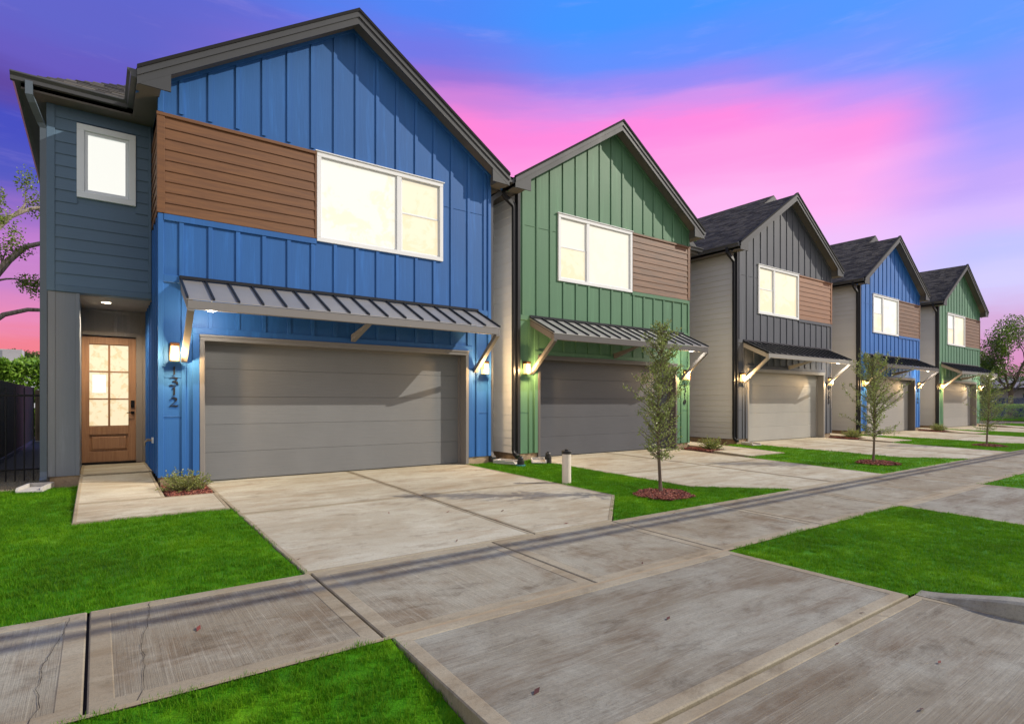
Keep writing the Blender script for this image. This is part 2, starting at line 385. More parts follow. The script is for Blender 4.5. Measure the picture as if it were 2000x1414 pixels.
class MB:
    def __init__(s): s.v = []; s.f = []; s.m = []; s.tone = []
    def add(s, verts, faces, mi=0, tone=0.0):
        k = len(s.v); s.v += [tuple(v) for v in verts]
        for f in faces: s.f.append([i + k for i in f]); s.m.append(mi); s.tone.append(tone)
        return s
    def box(s, x0, x1, y0, y1, z0, z1, mi=0, tone=0.0):
        x0, x1 = min(x0, x1), max(x0, x1); y0, y1 = min(y0, y1), max(y0, y1); z0, z1 = min(z0, z1), max(z0, z1)
        return s.add([(x0, y0, z0), (x1, y0, z0), (x1, y1, z0), (x0, y1, z0), (x0, y0, z1), (x1, y0, z1), (x1, y1, z1), (x0, y1, z1)],
                     [(0, 3, 2, 1), (4, 5, 6, 7), (0, 1, 5, 4), (1, 2, 6, 5), (2, 3, 7, 6), (3, 0, 4, 7)], mi, tone)
    def cbox(s, x0, x1, y0, y1, z0, z1, c=0.004, mi=0):
        """box with chamfered edges (convex hull of the three shrunken boxes)"""
        bm = bmesh.new()
        bmesh.ops.create_cube(bm, size=1.0)
        for v in bm.verts:
            v.co = Vector(((x0 + x1) / 2 + v.co.x * abs(x1 - x0), (y0 + y1) / 2 + v.co.y * abs(y1 - y0), (z0 + z1) / 2 + v.co.z * abs(z1 - z0)))
        bmesh.ops.bevel(bm, geom=bm.edges[:], offset=c, segments=1, affect='EDGES')
        return s.addbm(bm, mi)
    def addbm(s, bm, mi=0, tone=0.0):
        bm.verts.index_update()
        s.add([v.co[:] for v in bm.verts], [[v.index for v in f.verts] for f in bm.faces], mi, tone)
        bm.free(); return s
    def prism_y(s, poly, y0, y1, mi=0):
        """poly in (x, z), extruded along y"""
        n = len(poly)
        a = sum(poly[i][0] * poly[(i + 1) % n][1] - poly[(i + 1) % n][0] * poly[i][1] for i in range(n))
        if a < 0: poly = poly[::-1]
        vs = [(x, y0, z) for x, z in poly] + [(x, y1, z) for x, z in poly]
        fs = [list(range(n)), list(range(2 * n - 1, n - 1, -1))] + [[(i + 1) % n, i, i + n, (i + 1) % n + n] for i in range(n)]
        return s.add(vs, fs, mi)
    def prism_x(s, poly, x0, x1, mi=0):
        """poly in (y, z), extruded along x"""
        n = len(poly)
        a = sum(poly[i][0] * poly[(i + 1) % n][1] - poly[(i + 1) % n][0] * poly[i][1] for i in range(n))
        if a < 0: poly = poly[::-1]
        vs = [(x0, y, z) for y, z in poly] + [(x1, y, z) for y, z in poly]
        fs = [list(range(n - 1, -1, -1)), list(range(n, 2 * n))] + [[i, (i + 1) % n, (i + 1) % n + n, i + n] for i in range(n)]
        return s.add(vs, fs, mi)
    def slab3(s, pts, th, mi=0, top_mi=None):
        """polygon of 3-D points (counter-clockwise from above) with thickness th downwards"""
        n = len(pts)
        vs = list(pts) + [(x, y, z - th) for x, y, z in pts]
        s.add(vs, [list(range(n))], mi if top_mi is None else top_mi)
        k = len(s.v) - 2 * n
        for f in [list(range(2 * n - 1, n - 1, -1))] + [[(i + 1) % n, i, i + n, (i + 1) % n + n] for i in range(n)]:
            s.f.append([i + k for i in f]); s.m.append(mi); s.tone.append(0)
        return s
    def tube(s, pts, rad, seg=8, mi=0, cap=True, rect=None, tone=0.0):
        pts = [Vector(p) for p in pts]; n = len(pts)
        if isinstance(rad, (int, float)): rad = [rad] * n
        ref = Vector((0, 0, 1)); rings = []
        prev = None
        for i in range(n):
            t = (pts[min(i + 1, n - 1)] - pts[max(i - 1, 0)]).normalized()
            if prev is None:
                a = t.cross(ref if abs(t.z) < .95 else Vector((0, 1, 0))).normalized()
            else:
                a = (prev - t * prev.dot(t)).normalized()
            prev = a; bb = t.cross(a)
            ring = []
            if rect:
                for sx, sy in ((-1, -1), (1, -1), (1, 1), (-1, 1)):
                    ring.append(pts[i] + a * sx * rect[0] + bb * sy * rect[1])
            else:
                for k in range(seg):
                    q = 2 * math.pi * k / seg
                    ring.append(pts[i] + (a * math.cos(q) + bb * math.sin(q)) * rad[i])
            rings.append(ring)
        sg = len(rings[0]); vs = [v for r in rings for v in r]; fs = []
        for i in range(n - 1):
            for k in range(sg):
                fs.append((i * sg + k, i * sg + (k + 1) % sg, (i + 1) * sg + (k + 1) % sg, (i + 1) * sg + k))
        if cap:
            fs.append(list(range(sg - 1, -1, -1))); fs.append([(n - 1) * sg + k for k in range(sg)])
        return s.add(vs, fs, mi, tone)
    def lathe(s, prof, cx=0, cy=0, seg=16, mi=0):
        vs = []; fs = []
        for r, z in prof:
            for k in range(seg):
                q = 2 * math.pi * k / seg; vs.append((cx + r * math.cos(q), cy + r * math.sin(q), z))
        for i in range(len(prof) - 1):
            for k in range(seg):
                fs.append((i * seg + k, i * seg + (k + 1) % seg, (i + 1) * seg + (k + 1) % seg, (i + 1) * seg + k))
        fs.append(list(range(seg - 1, -1, -1))); fs.append([(len(prof) - 1) * seg + k for k in range(seg)])
        return s.add(vs, fs, mi)
    def mesh(s, name, mats, mirror=None, smooth=False, tone=False):
        v = s.v; f = s.f
        if mirror is not None:
            v = [(mirror - x, y, z) for x, y, z in v]; f = [q[::-1] for q in f]
        me = bpy.data.meshes.new(name); me.from_pydata(v, [], f)
        if isinstance(mats, str): mats = [mats]
        for mm in mats: me.materials.append(MATS[mm])
        if len(mats) > 1: me.polygons.foreach_set('material_index', s.m)
        if smooth: me.polygons.foreach_set('use_smooth', [True] * len(f))
        if tone:
            a = me.attributes.new('tone', 'FLOAT', 'FACE'); a.data.foreach_set('value', s.tone)
        me.update(); return me
    def build(s, name, mats, parent=None, mirror=None, smooth=False, tone=False):
        return link(bpy.data.objects.new(name, s.mesh(name, mats, mirror, smooth, tone)), parent)

CACHE = {}
def piece(name, mat, parent, x0, x1, y0, y1, z0, z1, mirror=None, c=0.004):
    """chamfered board; alike boards share their mesh"""
    if mirror is not None: x0, x1 = mirror - x1, mirror - x0
    dx, dy, dz = round(x1 - x0, 4), round(y1 - y0, 4), round(z1 - z0, 4)
    key = (name, mat, dx, dy, dz, c)
    if key not in CACHE:
        CACHE[key] = MB().cbox(-dx / 2, dx / 2, -dy / 2, dy / 2, -dz / 2, dz / 2, c).mesh(name, mat)
    o = bpy.data.objects.new(name, CACHE[key])
    o.location = ((x0 + x1) / 2, (y0 + y1) / 2, (z0 + z1) / 2)
    return link(o, parent)

# ================================================================== ground
YF = 10.5                     # facade plane
YS1, YS0 = 4.93, 3.36         # back and front of the sidewalk
YG = 1.80                     # joint across the aprons
YK = 0.62                     # kerb line of the street
def zg(y):
    P = [(-100, -.27), (YK, -.25), (YG, -.20), (YS0, -.15), (YS1, -.12), (YF, 0.0), (100, 0.0)]
    for (a, za), (c_, zc) in zip(P, P[1:]):
        if y <= c_: return za + (zc - za) * (y - a) / (c_ - a)
    return 0.0
W = 6.236                      # front block width
X1 = 0.788
XM = [7.806 + 8.703 * k for k in range(4)]   # the mirrored houses' left corners
XEND = XM[3] + W + 1.5

gm = MB()
ys = [-900, -60, YK - .02, YK, YS0, YS1, YF, 60, 900]
zs = [-.42, -.42, -.42, -.40, -.30, -.20, -.07, -.07, -.07]
for i in range(len(ys) - 1):
    gm.add([(-900, ys[i], zs[i]), (900, ys[i], zs[i]), (900, ys[i + 1], zs[i + 1]), (-900, ys[i + 1], zs[i + 1])], [(0, 1, 2, 3)])
tag(gm.build('ground', 'soil'), kind='structure')

def slab(parent, poly, mat, th=.11, edge=.11, lift=0.0, z=None):
    """one poured slab: broom-finished field, smooth tooled border, rounded arris"""
    bm = bmesh.new()
    vs = [bm.verts.new((x, y, (zg(y) if z is None else z(x, y)) + lift)) for x, y in poly]
    f = bm.faces.new(vs)
    if f.normal.z < 0: f.normal_flip()
    bm.normal_update()
    if f.normal.z < 0: f.normal_flip()
    if edge:
        bmesh.ops.inset_region(bm, faces=[f], thickness=.008, depth=-.0, use_boundary=True, use_even_offset=True)
        r = bmesh.ops.inset_region(bm, faces=[f], thickness=edge, depth=0, use_boundary=True, use_even_offset=True)
        f.material_index = 1
        r2 = bmesh.ops.inset_region(bm, faces=[f], thickness=.006, depth=-.004, use_boundary=True, use_even_offset=True)
        for q in bm.faces: q.material_index = 0
        f.material_index = 1
    outer = [v for v in vs]
    top = [v.co.copy() for v in outer]
    for v in outer: v.co.z -= .007
    n = len(outer)
    low = [bm.verts.new((v.co.x, v.co.y, v.co.z - th)) for v in outer]
    for i in range(n):
        q = bm.faces.new((outer[i], low[i], low[(i + 1) % n], outer[(i + 1) % n])); q.material_index = 0
    bm.normal_update()
    me = bpy.data.meshes.new('slab'); bm.to_mesh(me); bm.free()
    me.materials.append(MATS['slab_edge']); me.materials.append(MATS[mat])
    return link(bpy.data.objects.new('slab', me), parent)

G = .008                       # half joint
def strip(name, quads, mat, kind='structure', parent=None):
    mb = MB()
    for q in quads: mb.add(q, [list(range(len(q)))])
    o = mb.build(name, mat, parent)
    if parent is None: tag(o, kind=kind)
    return o

sidewalk = tag(strip('sidewalk', [[(-14, YS0, -.19), (70, YS0, -.19), (70, YS1, -.155), (-14, YS1, -.155)]], 'joint_dark'), kind='structure')
xs = [-14, -10.9, -7.7, -5.1, -2.6, -.05, 1.46, 3.31, 5.07, 7.1, 9.34]
for k in range(4):
    x0 = XM[k]
    xs += [x0 + 3.3, x0 + 5.05, x0 + 6.7, x0 + 8.42]
    if k < 3: xs.append(XM[k + 1] + 1.53)
xs = sorted(set(round(x, 3) for x in xs + [48, 52, 56, 60, 64, 70]))
xs = [x for i, x in enumerate(xs) if i == 0 or x - xs[i - 1] > .6]
for i, (a, c_) in enumerate(zip(xs, xs[1:])):
    slab(sidewalk, [(a + G, YS0 + G), (c_ - G, YS0 + G), (c_ - G, YS1 - G), (a + G, YS1 - G)], 'slab_broom_y', edge=.10)

def driveway(label_x, poly_base, polys):
    d = strip('driveway', [[(x, y, zg(y) - .045) for x, y in poly_base]], 'joint_dark')
    for pl in polys: slab(d, pl, 'slab_drive', edge=.035)
    return d
g = G
YB = YF + .32
# first house: right side cut off at an angle
driveway(0, [(1.42, YS1), (5.1, YS1), (6.42, 6.15), (6.42, YB), (1.42, YB)],
         [[(1.42, 7.7 + g), (3.9 - g, 7.7 + g), (3.9 - g, YB), (1.42, YB)],
          [(3.9 + g, 7.7 + g), (6.42, 7.7 + g), (6.42, YB), (3.9 + g, YB)],
          [(1.42, YS1 + g), (3.9 - g, YS1 + g), (3.9 - g, 7.7 - g), (1.42, 7.7 - g)],
          [(3.9 + g, YS1 + g), (5.1, YS1 + g), (6.42, 6.15), (6.42, 7.7 - g), (3.9 + g, 7.7 - g)]])
for k in range(4):
    x0 = XM[k]; xc = x0 + 3.05
    driveway(0, [(x0 + 1.55, YS1), (x0 + 5.05, YS1), (x0 + 5.62, YB), (x0 + .32, YB), (x0 + .32, 6.05)],
             [[(x0 + .32, 7.7 + g), (xc - g, 7.7 + g), (xc - g, YB), (x0 + .32, YB)],
              [(xc + g, 7.7 + g), (x0 + 5.33, 7.7 + g), (x0 + 5.62, YB), (xc + g, YB)],
              [(x0 + 1.55, YS1 + g), (xc - g, YS1 + g), (xc - g, 7.7 - g), (x0 + .32, 7.7 - g), (x0 + .32, 6.05)],
              [(xc + g, YS1 + g), (x0 + 5.05, YS1 + g), (x0 + 5.33, 7.7 - g), (xc + g, 7.7 - g)]])

# driveway aprons down to the street
aprons = [(1.50, 5.09)] + [(x + 1.5, x + 5.12) for x in XM]
for a, c_ in aprons:
    d = strip('driveway_apron', [[(x_, y_, zg(y_) - .045) for x_, y_ in ((a - .17, YK), (c_ + .42, YK), (c_ + .13, YG), (c_ - .02, YS0), (a + .02, YS0), (a, YG))]], 'joint_filler')
    slab(d, [(a - .02, YG + .012), (c_ + .12, YG + .012), (c_, YS0 - .012), (a, YS0 - .012)], 'slab_broom_x', edge=.085, th=.2)
    slab(d, [(a - .20, YK + .008), (c_ + .45, YK + .008), (c_ + .16, YG - .012), (a - .03, YG - .012)], 'slab_broom_x', edge=.06, th=.2)
strip('joint_strip', [[(-14, YS0 - .02, -.152), (70, YS0 - .02, -.152), (70, YS0 + .02, -.152), (-14, YS0 + .02, -.152)]], 'joint_filler')

# the street: long concrete panels
street = strip('street', [[(-40, -14, -.33), (120, -14, -.33), (120, YK, -.33), (-40, YK, -.33)]], 'joint_filler')
sx = [-40, -28, -16, -10, -4.2, 1.9, 8.0, 14.1, 20.2, 26.3, 36, 48, 70, 120]
for (a, c_) in zip(sx, sx[1:]):
    for (y0, y1) in ((YK - 3.6, YK), (YK - 7.2, YK - 3.6), (-14, YK - 7.2)):
        slab(street, [(a + .006, y0 + .008), (c_ - .006, y0 + .008), (c_ - .006, y1 - .010), (a + .006, y1 - .010)], 'slab_broom_x', edge=.12, th=.1)

# kerbs: a return beside each apron, then along the street
def kerb(path, r0, r1):
    """path in plan; kerb body lies to the left of the path (the verge side)"""
    pts = [Vector((x, y, 0)) for x, y in path]
    # resample
    q = [pts[0]]; step = .06
    for p in pts[1:]:
        d = p - q[-1]
        n_ = max(1, int(d.length / (step if d.length < 3 else .5)))
        st_ = q[-1].copy()
        for i in range(1, n_ + 1): q.append(st_ + d * i / n_)
    acc = [0.0]
    for a, c_ in zip(q, q[1:]): acc.append(acc[-1] + (c_ - a).length)
    tot = acc[-1]
    prof = [(.0, -.06), (.0, .0), (.02, .06), (.035, .105), (.06, .122), (.17, .125), (.17, -.06)]
    mb = MB(); m_ = len(prof); vs = []
    for i, p in enumerate(q):
        t = (q[min(i + 1, len(q) - 1)] - q[max(i - 1, 0)]).normalized(); nl = Vector((-t.y, t.x, 0))
        h = 1.0
        if r0: h = min(h, .06 + acc[i] / .75)
        if r1: h = min(h, .06 + (tot - acc[i]) / .75)
        h = h * h * (3 - 2 * h)
        for o_, z_ in prof:
            w_ = p + nl * o_
            vs.append((w_.x, w_.y, zg(p.y) + (z_ * h if z_ > 0 else z_ + .004)))
    fs = []
    for i in range(len(q) - 1):
        for k in range(m_ - 1): fs.append((i * m_ + k, (i + 1) * m_ + k, (i + 1) * m_ + k + 1, i * m_ + k + 1))
    fs.append(list(range(m_))); fs.append([(len(q) - 1) * m_ + k for k in range(m_ - 1, -1, -1)])
    mb.add(vs, fs)
    return tag(mb.build('kerb', 'kerb_concrete'), kind='structure')
kedges = [c_ for a, c_ in aprons]
kstart = [a for a, c_ in aprons][1:] + [46.0]
def arc(cx, cy, r, a0, a1, n=10): return [(cx + r * math.cos(R(a0 + (a1 - a0) * i / n)), cy + r * math.sin(R(a0 + (a1 - a0) * i / n))) for i in range(n + 1)]
kerb([(-14, YK), (.9, YK)], False, True)
for a, c_ in zip(kedges, kstart):
    kerb([(c_ + 1 - .87 if False else a + .165, YG - .02), (a + .20, YG - .35)] + arc(a + .20 + .75, YK + .75, .75, 182, 270) + [(c_ - .9, YK)] , True, True)

# walkways to the front doors (two slabs each and the porch slab)
def zwalk(x, y): return .004 + max(0.0, min(.10, (y - 9.25) * .055))
def walkway(fx):
    d = tag(MB().add([(fx(-.24), 8.15, -.06), (fx(1.40), 8.15, -.06), (fx(1.40), 9.25, -.05), (fx(-.24), 9.25, -.05)], [(0, 1, 2, 3)]).build('walkway', 'joint_dark'), kind='structure')
    def P(pts):
        q = [(fx(x), y) for x, y in pts]
        a = sum(q[i][0] * q[(i + 1) % len(q)][1] - q[(i + 1) % len(q)][0] * q[i][1] for i in range(len(q)))
        return q if a > 0 else q[::-1]
    slab(d, P([(-.235, 8.15), (1.395, 8.15), (1.395, 9.25 - .006), (-.235, 9.25 - .006)]), 'slab_drive', edge=.03, z=lambda x, y: zg(y) + .012 + .03 * max(0, (y - 8.15)) / 1.1 if True else 0)
    slab(d, P([(-.235, 9.25 + .006), (.76, 9.25 + .006), (.76, 11.7), (-.235, 11.7)]), 'slab_drive', edge=.03, z=lambda x, y: zwalk(x, y) + .012)
    slab(d, P([(-.235, 11.715), (.775, 11.715), (.775, 13.45), (-.235, 13.45)]), 'slab_drive', edge=.03, z=lambda x, y: .138)
    return d
walkway(lambda x: x)
for k in range(4): walkway(lambda x, k=k: XM[k] + W - (x - X1))

# lawns and grass
lawn_polys = []
lawn_polys.append(('front', [(-9, YS1), (1.41, YS1), (1.41, 8.14), (-.245, 8.14), (-.245, 11.3), (-9, 11.3)], 'short green grass of the lawn left of the first driveway'))
lawn_polys.append(('front', [(5.12, YS1), (9.35, YS1), (8.12, 6.06), (8.12, 10.42), (6.43, 10.42), (6.43, 6.14)], 'short green grass between the blue and the green house, round the young tree'))
names = ['between the green and the charcoal house', 'between the charcoal and the second blue house', 'between the second blue and the far green house']
for k in range(3):
    x0, x1 = XM[k], XM[k + 1]
    lawn_polys.append(('far', [(x0 + 5.06, YS1), (x1 + 1.54, YS1), (x1 + .31, 6.06), (x1 + .31, 10.42), (x0 + W + 1.04, 10.42), (x0 + W + 1.04, 8.14), (x0 + 5.37, 8.14)], 'short green grass ' + names[k]))
x0 = XM[3]
lawn_polys.append(('far', [(x0 + 5.06, YS1), (46, YS1), (46, 10.42), (x0 + W + 1.04, 10.42), (x0 + W + 1.04, 8.14), (x0 + 5.37, 8.14)], 'short green grass beyond the last green house'))
lawn_polys.append(('near', [(-9, YK + .02), (1.27, YK + .02), (1.475, YG - .02), (1.49, YS0 - .01), (-9, YS0 - .01)], 'short green grass of the verge left of the first apron, in the near corner'))
vn = ['right of the first apron, behind the kerb', 'beyond the second apron', 'beyond the third apron', 'beyond the fourth apron', 'beyond the last apron']
for i, (a, c_) in enumerate(zip(kedges, kstart)):
    lawn_polys.append(('near' if i == 0 else 'far', [(a + .12, YG + .03), (a + .37, YG - .01), (a + .41, YG - .35), (a + .47, YK + .50), (a + 1.0, YK + .20), (c_ - .4, YK + .18), (c_ - .22, YK + .02), (c_ - .04, YG - .02), (c_ - .01, YS0 - .01), (a + .01, YS0 - .01)], 'short green grass of the verge ' + vn[i]))
lawn_polys.append(('far', [(53.5, -6), (75, -6), (75, 22), (53.5, 22)], 'green grass beyond the cross street, in front of the chain fence'))

def lawn_mesh(poly, lift, name):
    bm = bmesh.new()
    bm.faces.new([bm.verts.new((x, y, 0)) for x, y in poly])
    for yc in (YK, YG, YS0, YS1, YF):
        ge = bm.verts[:] + bm.edges[:] + bm.faces[:]
        bmesh.ops.bisect_plane(bm, geom=ge, plane_co=(0, yc, 0), plane_no=(0, 1, 0))
    x0 = min(p[0] for p in poly); x1 = max(p[0] for p in poly); y0 = min(p[1] for p in poly); y1 = max(p[1] for p in poly)
    for i in range(1, int((x1 - x0) / .5)):
        bmesh.ops.bisect_plane(bm, geom=bm.verts[:] + bm.edges[:] + bm.faces[:], plane_co=(x0 + i * .5, 0, 0), plane_no=(1, 0, 0))
    for i in range(1, int((y1 - y0) / .5)):
        bmesh.ops.bisect_plane(bm, geom=bm.verts[:] + bm.edges[:] + bm.faces[:], plane_co=(0, y0 + i * .5, 0), plane_no=(0, 1, 0))
    for v in bm.verts:
        q = noise.noise(Vector((v.co.x * .9, v.co.y * .9, 3.1))) * .008
        v.co.z = zg(v.co.y) + lift + q
        if v.co.x < 1.6 and v.co.y < YS0: v.co.z -= (YS0 - v.co.y) * .085
        elif v.co.y < YG: v.co.z += min(.07, (YG - v.co.y) * .16)
    bmesh.ops.triangulate(bm, faces=bm.faces[:])
    bm.normal_update()
    for f in bm.faces:
        if f.normal.z < 0: f.normal_flip()
    me = bpy.data.meshes.new(name); bm.to_mesh(me); bm.free()
    return me

# tuft of blades (geometry source of the instances)
def tuft(nb_, h, spread, wd, seed):
    rnd = random.Random(seed); mb = MB()
    for i in range(nb_):
        a = rnd.uniform(0, 2 * math.pi); r = spread * math.sqrt(rnd.random())
        x, y = r * math.cos(a), r * math.sin(a); hh = h * rnd.uniform(.55, 1.15)
        la = rnd.uniform(0, 2 * math.pi); ln = hh * rnd.uniform(.15, .75)
        d = Vector((math.cos(la), math.sin(la), 0)); pv = Vector((-d.y, d.x, 0)) * wd * rnd.uniform(.7, 1.2)
        p0 = Vector((x, y, -.004)); p1 = p0 + d * ln * .35 + Vector((0, 0, hh * .62)); p2 = p0 + d * ln + Vector((0, 0, hh))
        mb.add([p0 - pv, p0 + pv, p1 + pv * .75, p1 - pv * .75, p2], [(0, 1, 2, 3), (3, 2, 4)], 0, rnd.random())
    me = mb.mesh('grass_tuft', 'grass_blade', tone=True)
    return bpy.data.objects.new('grass_tuft', me)
TUFTS = {'near': tuft(22, .034, .045, .0016, 1), 'front': tuft(20, .034, .05, .0018, 2), 'far': tuft(18, .035, .10, .0034, 3)}
DENS = {'near': 620, 'front': 430, 'far': 110}
def scatter(obj, src, density, seed):
    ng = bpy.data.node_groups.new('grass_scatter', 'GeometryNodeTree')
    ng.interface.new_socket('Geometry', in_out='INPUT', socket_type='NodeSocketGeometry')
    ng.interface.new_socket('Geometry', in_out='OUTPUT', socket_type='NodeSocketGeometry')
    n = ng.nodes; gi = n.new('NodeGroupInput'); go = n.new('NodeGroupOutput')
    d = n.new('GeometryNodeDistributePointsOnFaces'); d.inputs['Density'].default_value = density; d.inputs['Seed'].default_value = seed
    io = n.new('GeometryNodeInstanceOnPoints'); oi = n.new('GeometryNodeObjectInfo'); oi.inputs['Object'].default_value = src
    rv = n.new('FunctionNodeRandomValue'); rv.data_type = 'FLOAT_VECTOR'
    rv.inputs[0].default_value = (-.12, -.12, 0); rv.inputs[1].default_value = (.12, .12, 6.283)
    rs = n.new('FunctionNodeRandomValue'); rs.data_type = 'FLOAT'; rs.inputs[2].default_value = .7; rs.inputs[3].default_value = 1.25
    l = ng.links
    l.new(gi.outputs[0], d.inputs[0]); l.new(d.outputs['Points'], io.inputs['Points']); l.new(oi.outputs['Geometry'], io.inputs['Instance'])
    l.new(rv.outputs[0], io.inputs['Rotation']); l.new(rs.outputs[1], io.inputs['Scale']); l.new(io.outputs[0], go.inputs[0])
    md = obj.modifiers.new('scatter', 'NODES'); md.node_group = ng
lawn_meshes = []
for i, (kind, poly, lab) in enumerate(lawn_polys):
    lo = link(bpy.data.objects.new('lawn', lawn_mesh(poly, -.012, 'lawn'))); lo.data.materials.append(MATS['lawn_base'])
    tag(lo, kind='structure')
    inner = bpy.data.objects.new('grass', lawn_mesh(poly, -.010, 'grass')); link(inner); inner.data.materials.append(MATS['grass_blade'])
    tag(inner, lab, 'grass', kind='stuff')
    scatter(inner, TUFTS[kind], DENS[kind], i)

# side yard gravel
strip('gravel_yard', [[(-9, 11.3, -.02), (-.64, 11.3, -.02), (-.64, 30, -.02), (-9, 30, -.02)]], 'gravel_base')
gr = MB(); rnd = random.Random(5)
for i in range(5200):
    x = rnd.uniform(-2.6, -.66); y = 11.2 + 3.6 * rnd.random() ** 1.3; r = rnd.uniform(.008, .022)
    ax = [Vector((rnd.uniform(.6, 1.2) * r, 0, 0)), Vector((0, rnd.uniform(.6, 1.2) * r, 0))]
    z0 = -.018
    gr.add([(x - ax[0].x, y, z0), (x, y - ax[1].y, z0), (x + ax[0].x, y, z0), (x, y + ax[1].y, z0), (x + rnd.uniform(-.3, .3) * r, y + rnd.uniform(-.3, .3) * r, z0 + r * 1.1)],
           [(0, 1, 4), (1, 2, 4), (2, 3, 4), (3, 0, 4)])
tag(gr.build('gravel', 'gravel_base'), 'dark grey gravel along the side yard behind the lawn', 'gravel', kind='stuff')

# ================================================================== houses
SL = .65                        # roof slope
EAVE, OH, FO = 6.31, .31, .30   # eave top height, side overhang, front overhang
XC = W / 2
RIDGE = EAVE + (XC + OH) * SL
SOF = 6.10
EX0, EY = -1.42, 1.23           # entry block: left end, front plane
EOH = .31
DY = 3.0                        # front door plane
GX0, GX1, GZ = .61, 5.62, 2.345 # garage opening
WX0, WX1, WZ0, WZ1 = 2.44, 5.046, 4.255, 5.88
BZ0, BZ1 = 4.30, 5.875          # brown panel

def rz_front(x): return RIDGE - abs(x - XC) * SL

STROKES = {
    '1': [[(.36, 1.0), (.36, .14), (.20, .0)], [(.36, .98), (.20, .84)]],
    '2': [[(.06, .74), (.26, .98), (.52, .84), (.50, .62), (.30, .36), (.06, .06)], [(.04, .06), (.30, .12), (.62, .02)], [(.48, .10), (.62, .22)]],
    '3': [[(.06, .84), (.26, .96), (.56, .84), (.50, .66), (.26, .54)], [(.26, .54), (.54, .44), (.60, .24), (.38, .06), (.04, .10)]],
    '0': [[(.34, 1.0), (.08, .70), (.08, .28), (.32, .0)], [(.32, .0), (.58, .28), (.58, .70), (.34, 1.0)], [(.34, .78), (.34, .24)]],
    '8': [[(.34, 1.0), (.12, .80), (.54, .44), (.52, .14), (.32, .0)], [(.32, .0), (.08, .18), (.12, .42), (.54, .74), (.50, .92), (.34, 1.0)]],
    '6': [[(.54, .96), (.24, .82), (.08, .46), (.10, .14), (.34, .0), (.58, .16), (.56, .40), (.36, .54), (.12, .40)]],
}
def digit_mesh(ch, h):
    mb = MB(); nx, nz = .085 * h, .05 * h
    for st in STROKES[ch]:
        pts = []
        for i in range(len(st) - 1):
            for t in range(4):
                u = t / 4
                pts.append((st[i][0] * (1 - u) + st[i + 1][0] * u, st[i][1] * (1 - u) + st[i + 1][1] * u))
        pts.append(st[-1])
        for (ax, az_), (bx, bz) in zip(pts, pts[1:]):
            k_ = 1.25; ax, bx = .33 + (ax - .33) * k_, .33 + (bx - .33) * k_
            q = [((ax - .33) * h - nx, az_ * h - nz), ((bx - .33) * h - nx, bz * h - nz), ((bx - .33) * h + nx, bz * h + nz), ((ax - .33) * h + nx, az_ * h + nz)]
            mb.prism_y(q, -.012, 0.0)
    return mb.mesh('digit', 'number_black')
DIG = {}

def shingle(mb, poly, origin, ud, vd, nd, rnd, expo=.14, tw=(.16, .34)):
    """lay tabs over a polygon given in (u, v) on the roof plane; u runs along the eave, v up the slope"""
    vmin = min(p[1] for p in poly); vmax = max(p[1] for p in poly)
    rows = int((vmax - vmin) / expo) + 1
    n = len(poly)
    for r in range(rows):
        v0 = vmin + r * expo; v1 = min(v0 + expo, vmax); vm = (v0 + v1) / 2
        cr = []
        for i in range(n):
            (ua, va), (ub, vb) = poly[i], poly[(i + 1) % n]
            if (va > vm) != (vb > vm): cr.append(ua + (vm - va) / (vb - va) * (ub - ua))
        cr.sort()
        for a, e in zip(cr[::2], cr[1::2]):
            u = a - rnd.uniform(0, .2)
            while u < e:
                w_ = rnd.uniform(*tw); u0 = max(u, a); u1 = min(u + w_ - .004, e); u += w_
                if u1 - u0 < .02: continue
                t = rnd.choice((.006, .009, .014)); drop = rnd.uniform(0, .012)
                def P(uu, vv, hh): return origin + ud * uu + vd * vv + nd * hh
                mb.add([P(u0, v0 - drop, .002), P(u1, v0 - drop, .002), P(u1, v0 - drop, t), P(u0, v0 - drop, t), P(u1, v1 + .01, .003), P(u0, v1 + .01, .003)],
                       [(0, 1, 2, 3), (3, 2, 4, 5)], 0, rnd.random())

def deck_and_shingles(name_parent, slopes, mir, seed):
    """slopes: list of (plan polygon ccw [(x,y)], z(x,y), eave direction 'y' or 'x', lay)"""
    dk = MB(); sh = MB(); rnd = random.Random(seed)
    for poly, zf, eave, lay in slopes:
        dk.slab3([(x, y, zf(x, y) - .012) for x, y in poly], .17)
        if not lay: 
            sh.slab3([(x, y, zf(x, y)) for x, y in poly], .01); continue
        p0 = Vector((poly[0][0], poly[0][1], zf(*poly[0])))
        gx = zf(poly[0][0] + 1, poly[0][1]) - p0.z; gy = zf(poly[0][0], poly[0][1] + 1) - p0.z
        nd = Vector((-gx, -gy, 1)).normalized()
        vd = Vector((gx, gy, gx * gx + gy * gy)).normalized()
        ud = vd.cross(nd)
        uv = []
        for x, y in poly:
            q = Vector((x, y, zf(x, y))) - p0; uv.append((q.dot(ud), q.dot(vd)))
        shingle(sh, uv, p0, ud, vd, nd, rnd)
        sh.slab3([(x, y, zf(x, y)) for x, y in poly], .01)
    d = dk.build('roof', 'soffit_grey', name_parent, mir)
    s_ = sh.build('shingles', 'shingle', d, mir, tone=True); s_['kind'] = 'stuff'
    return d

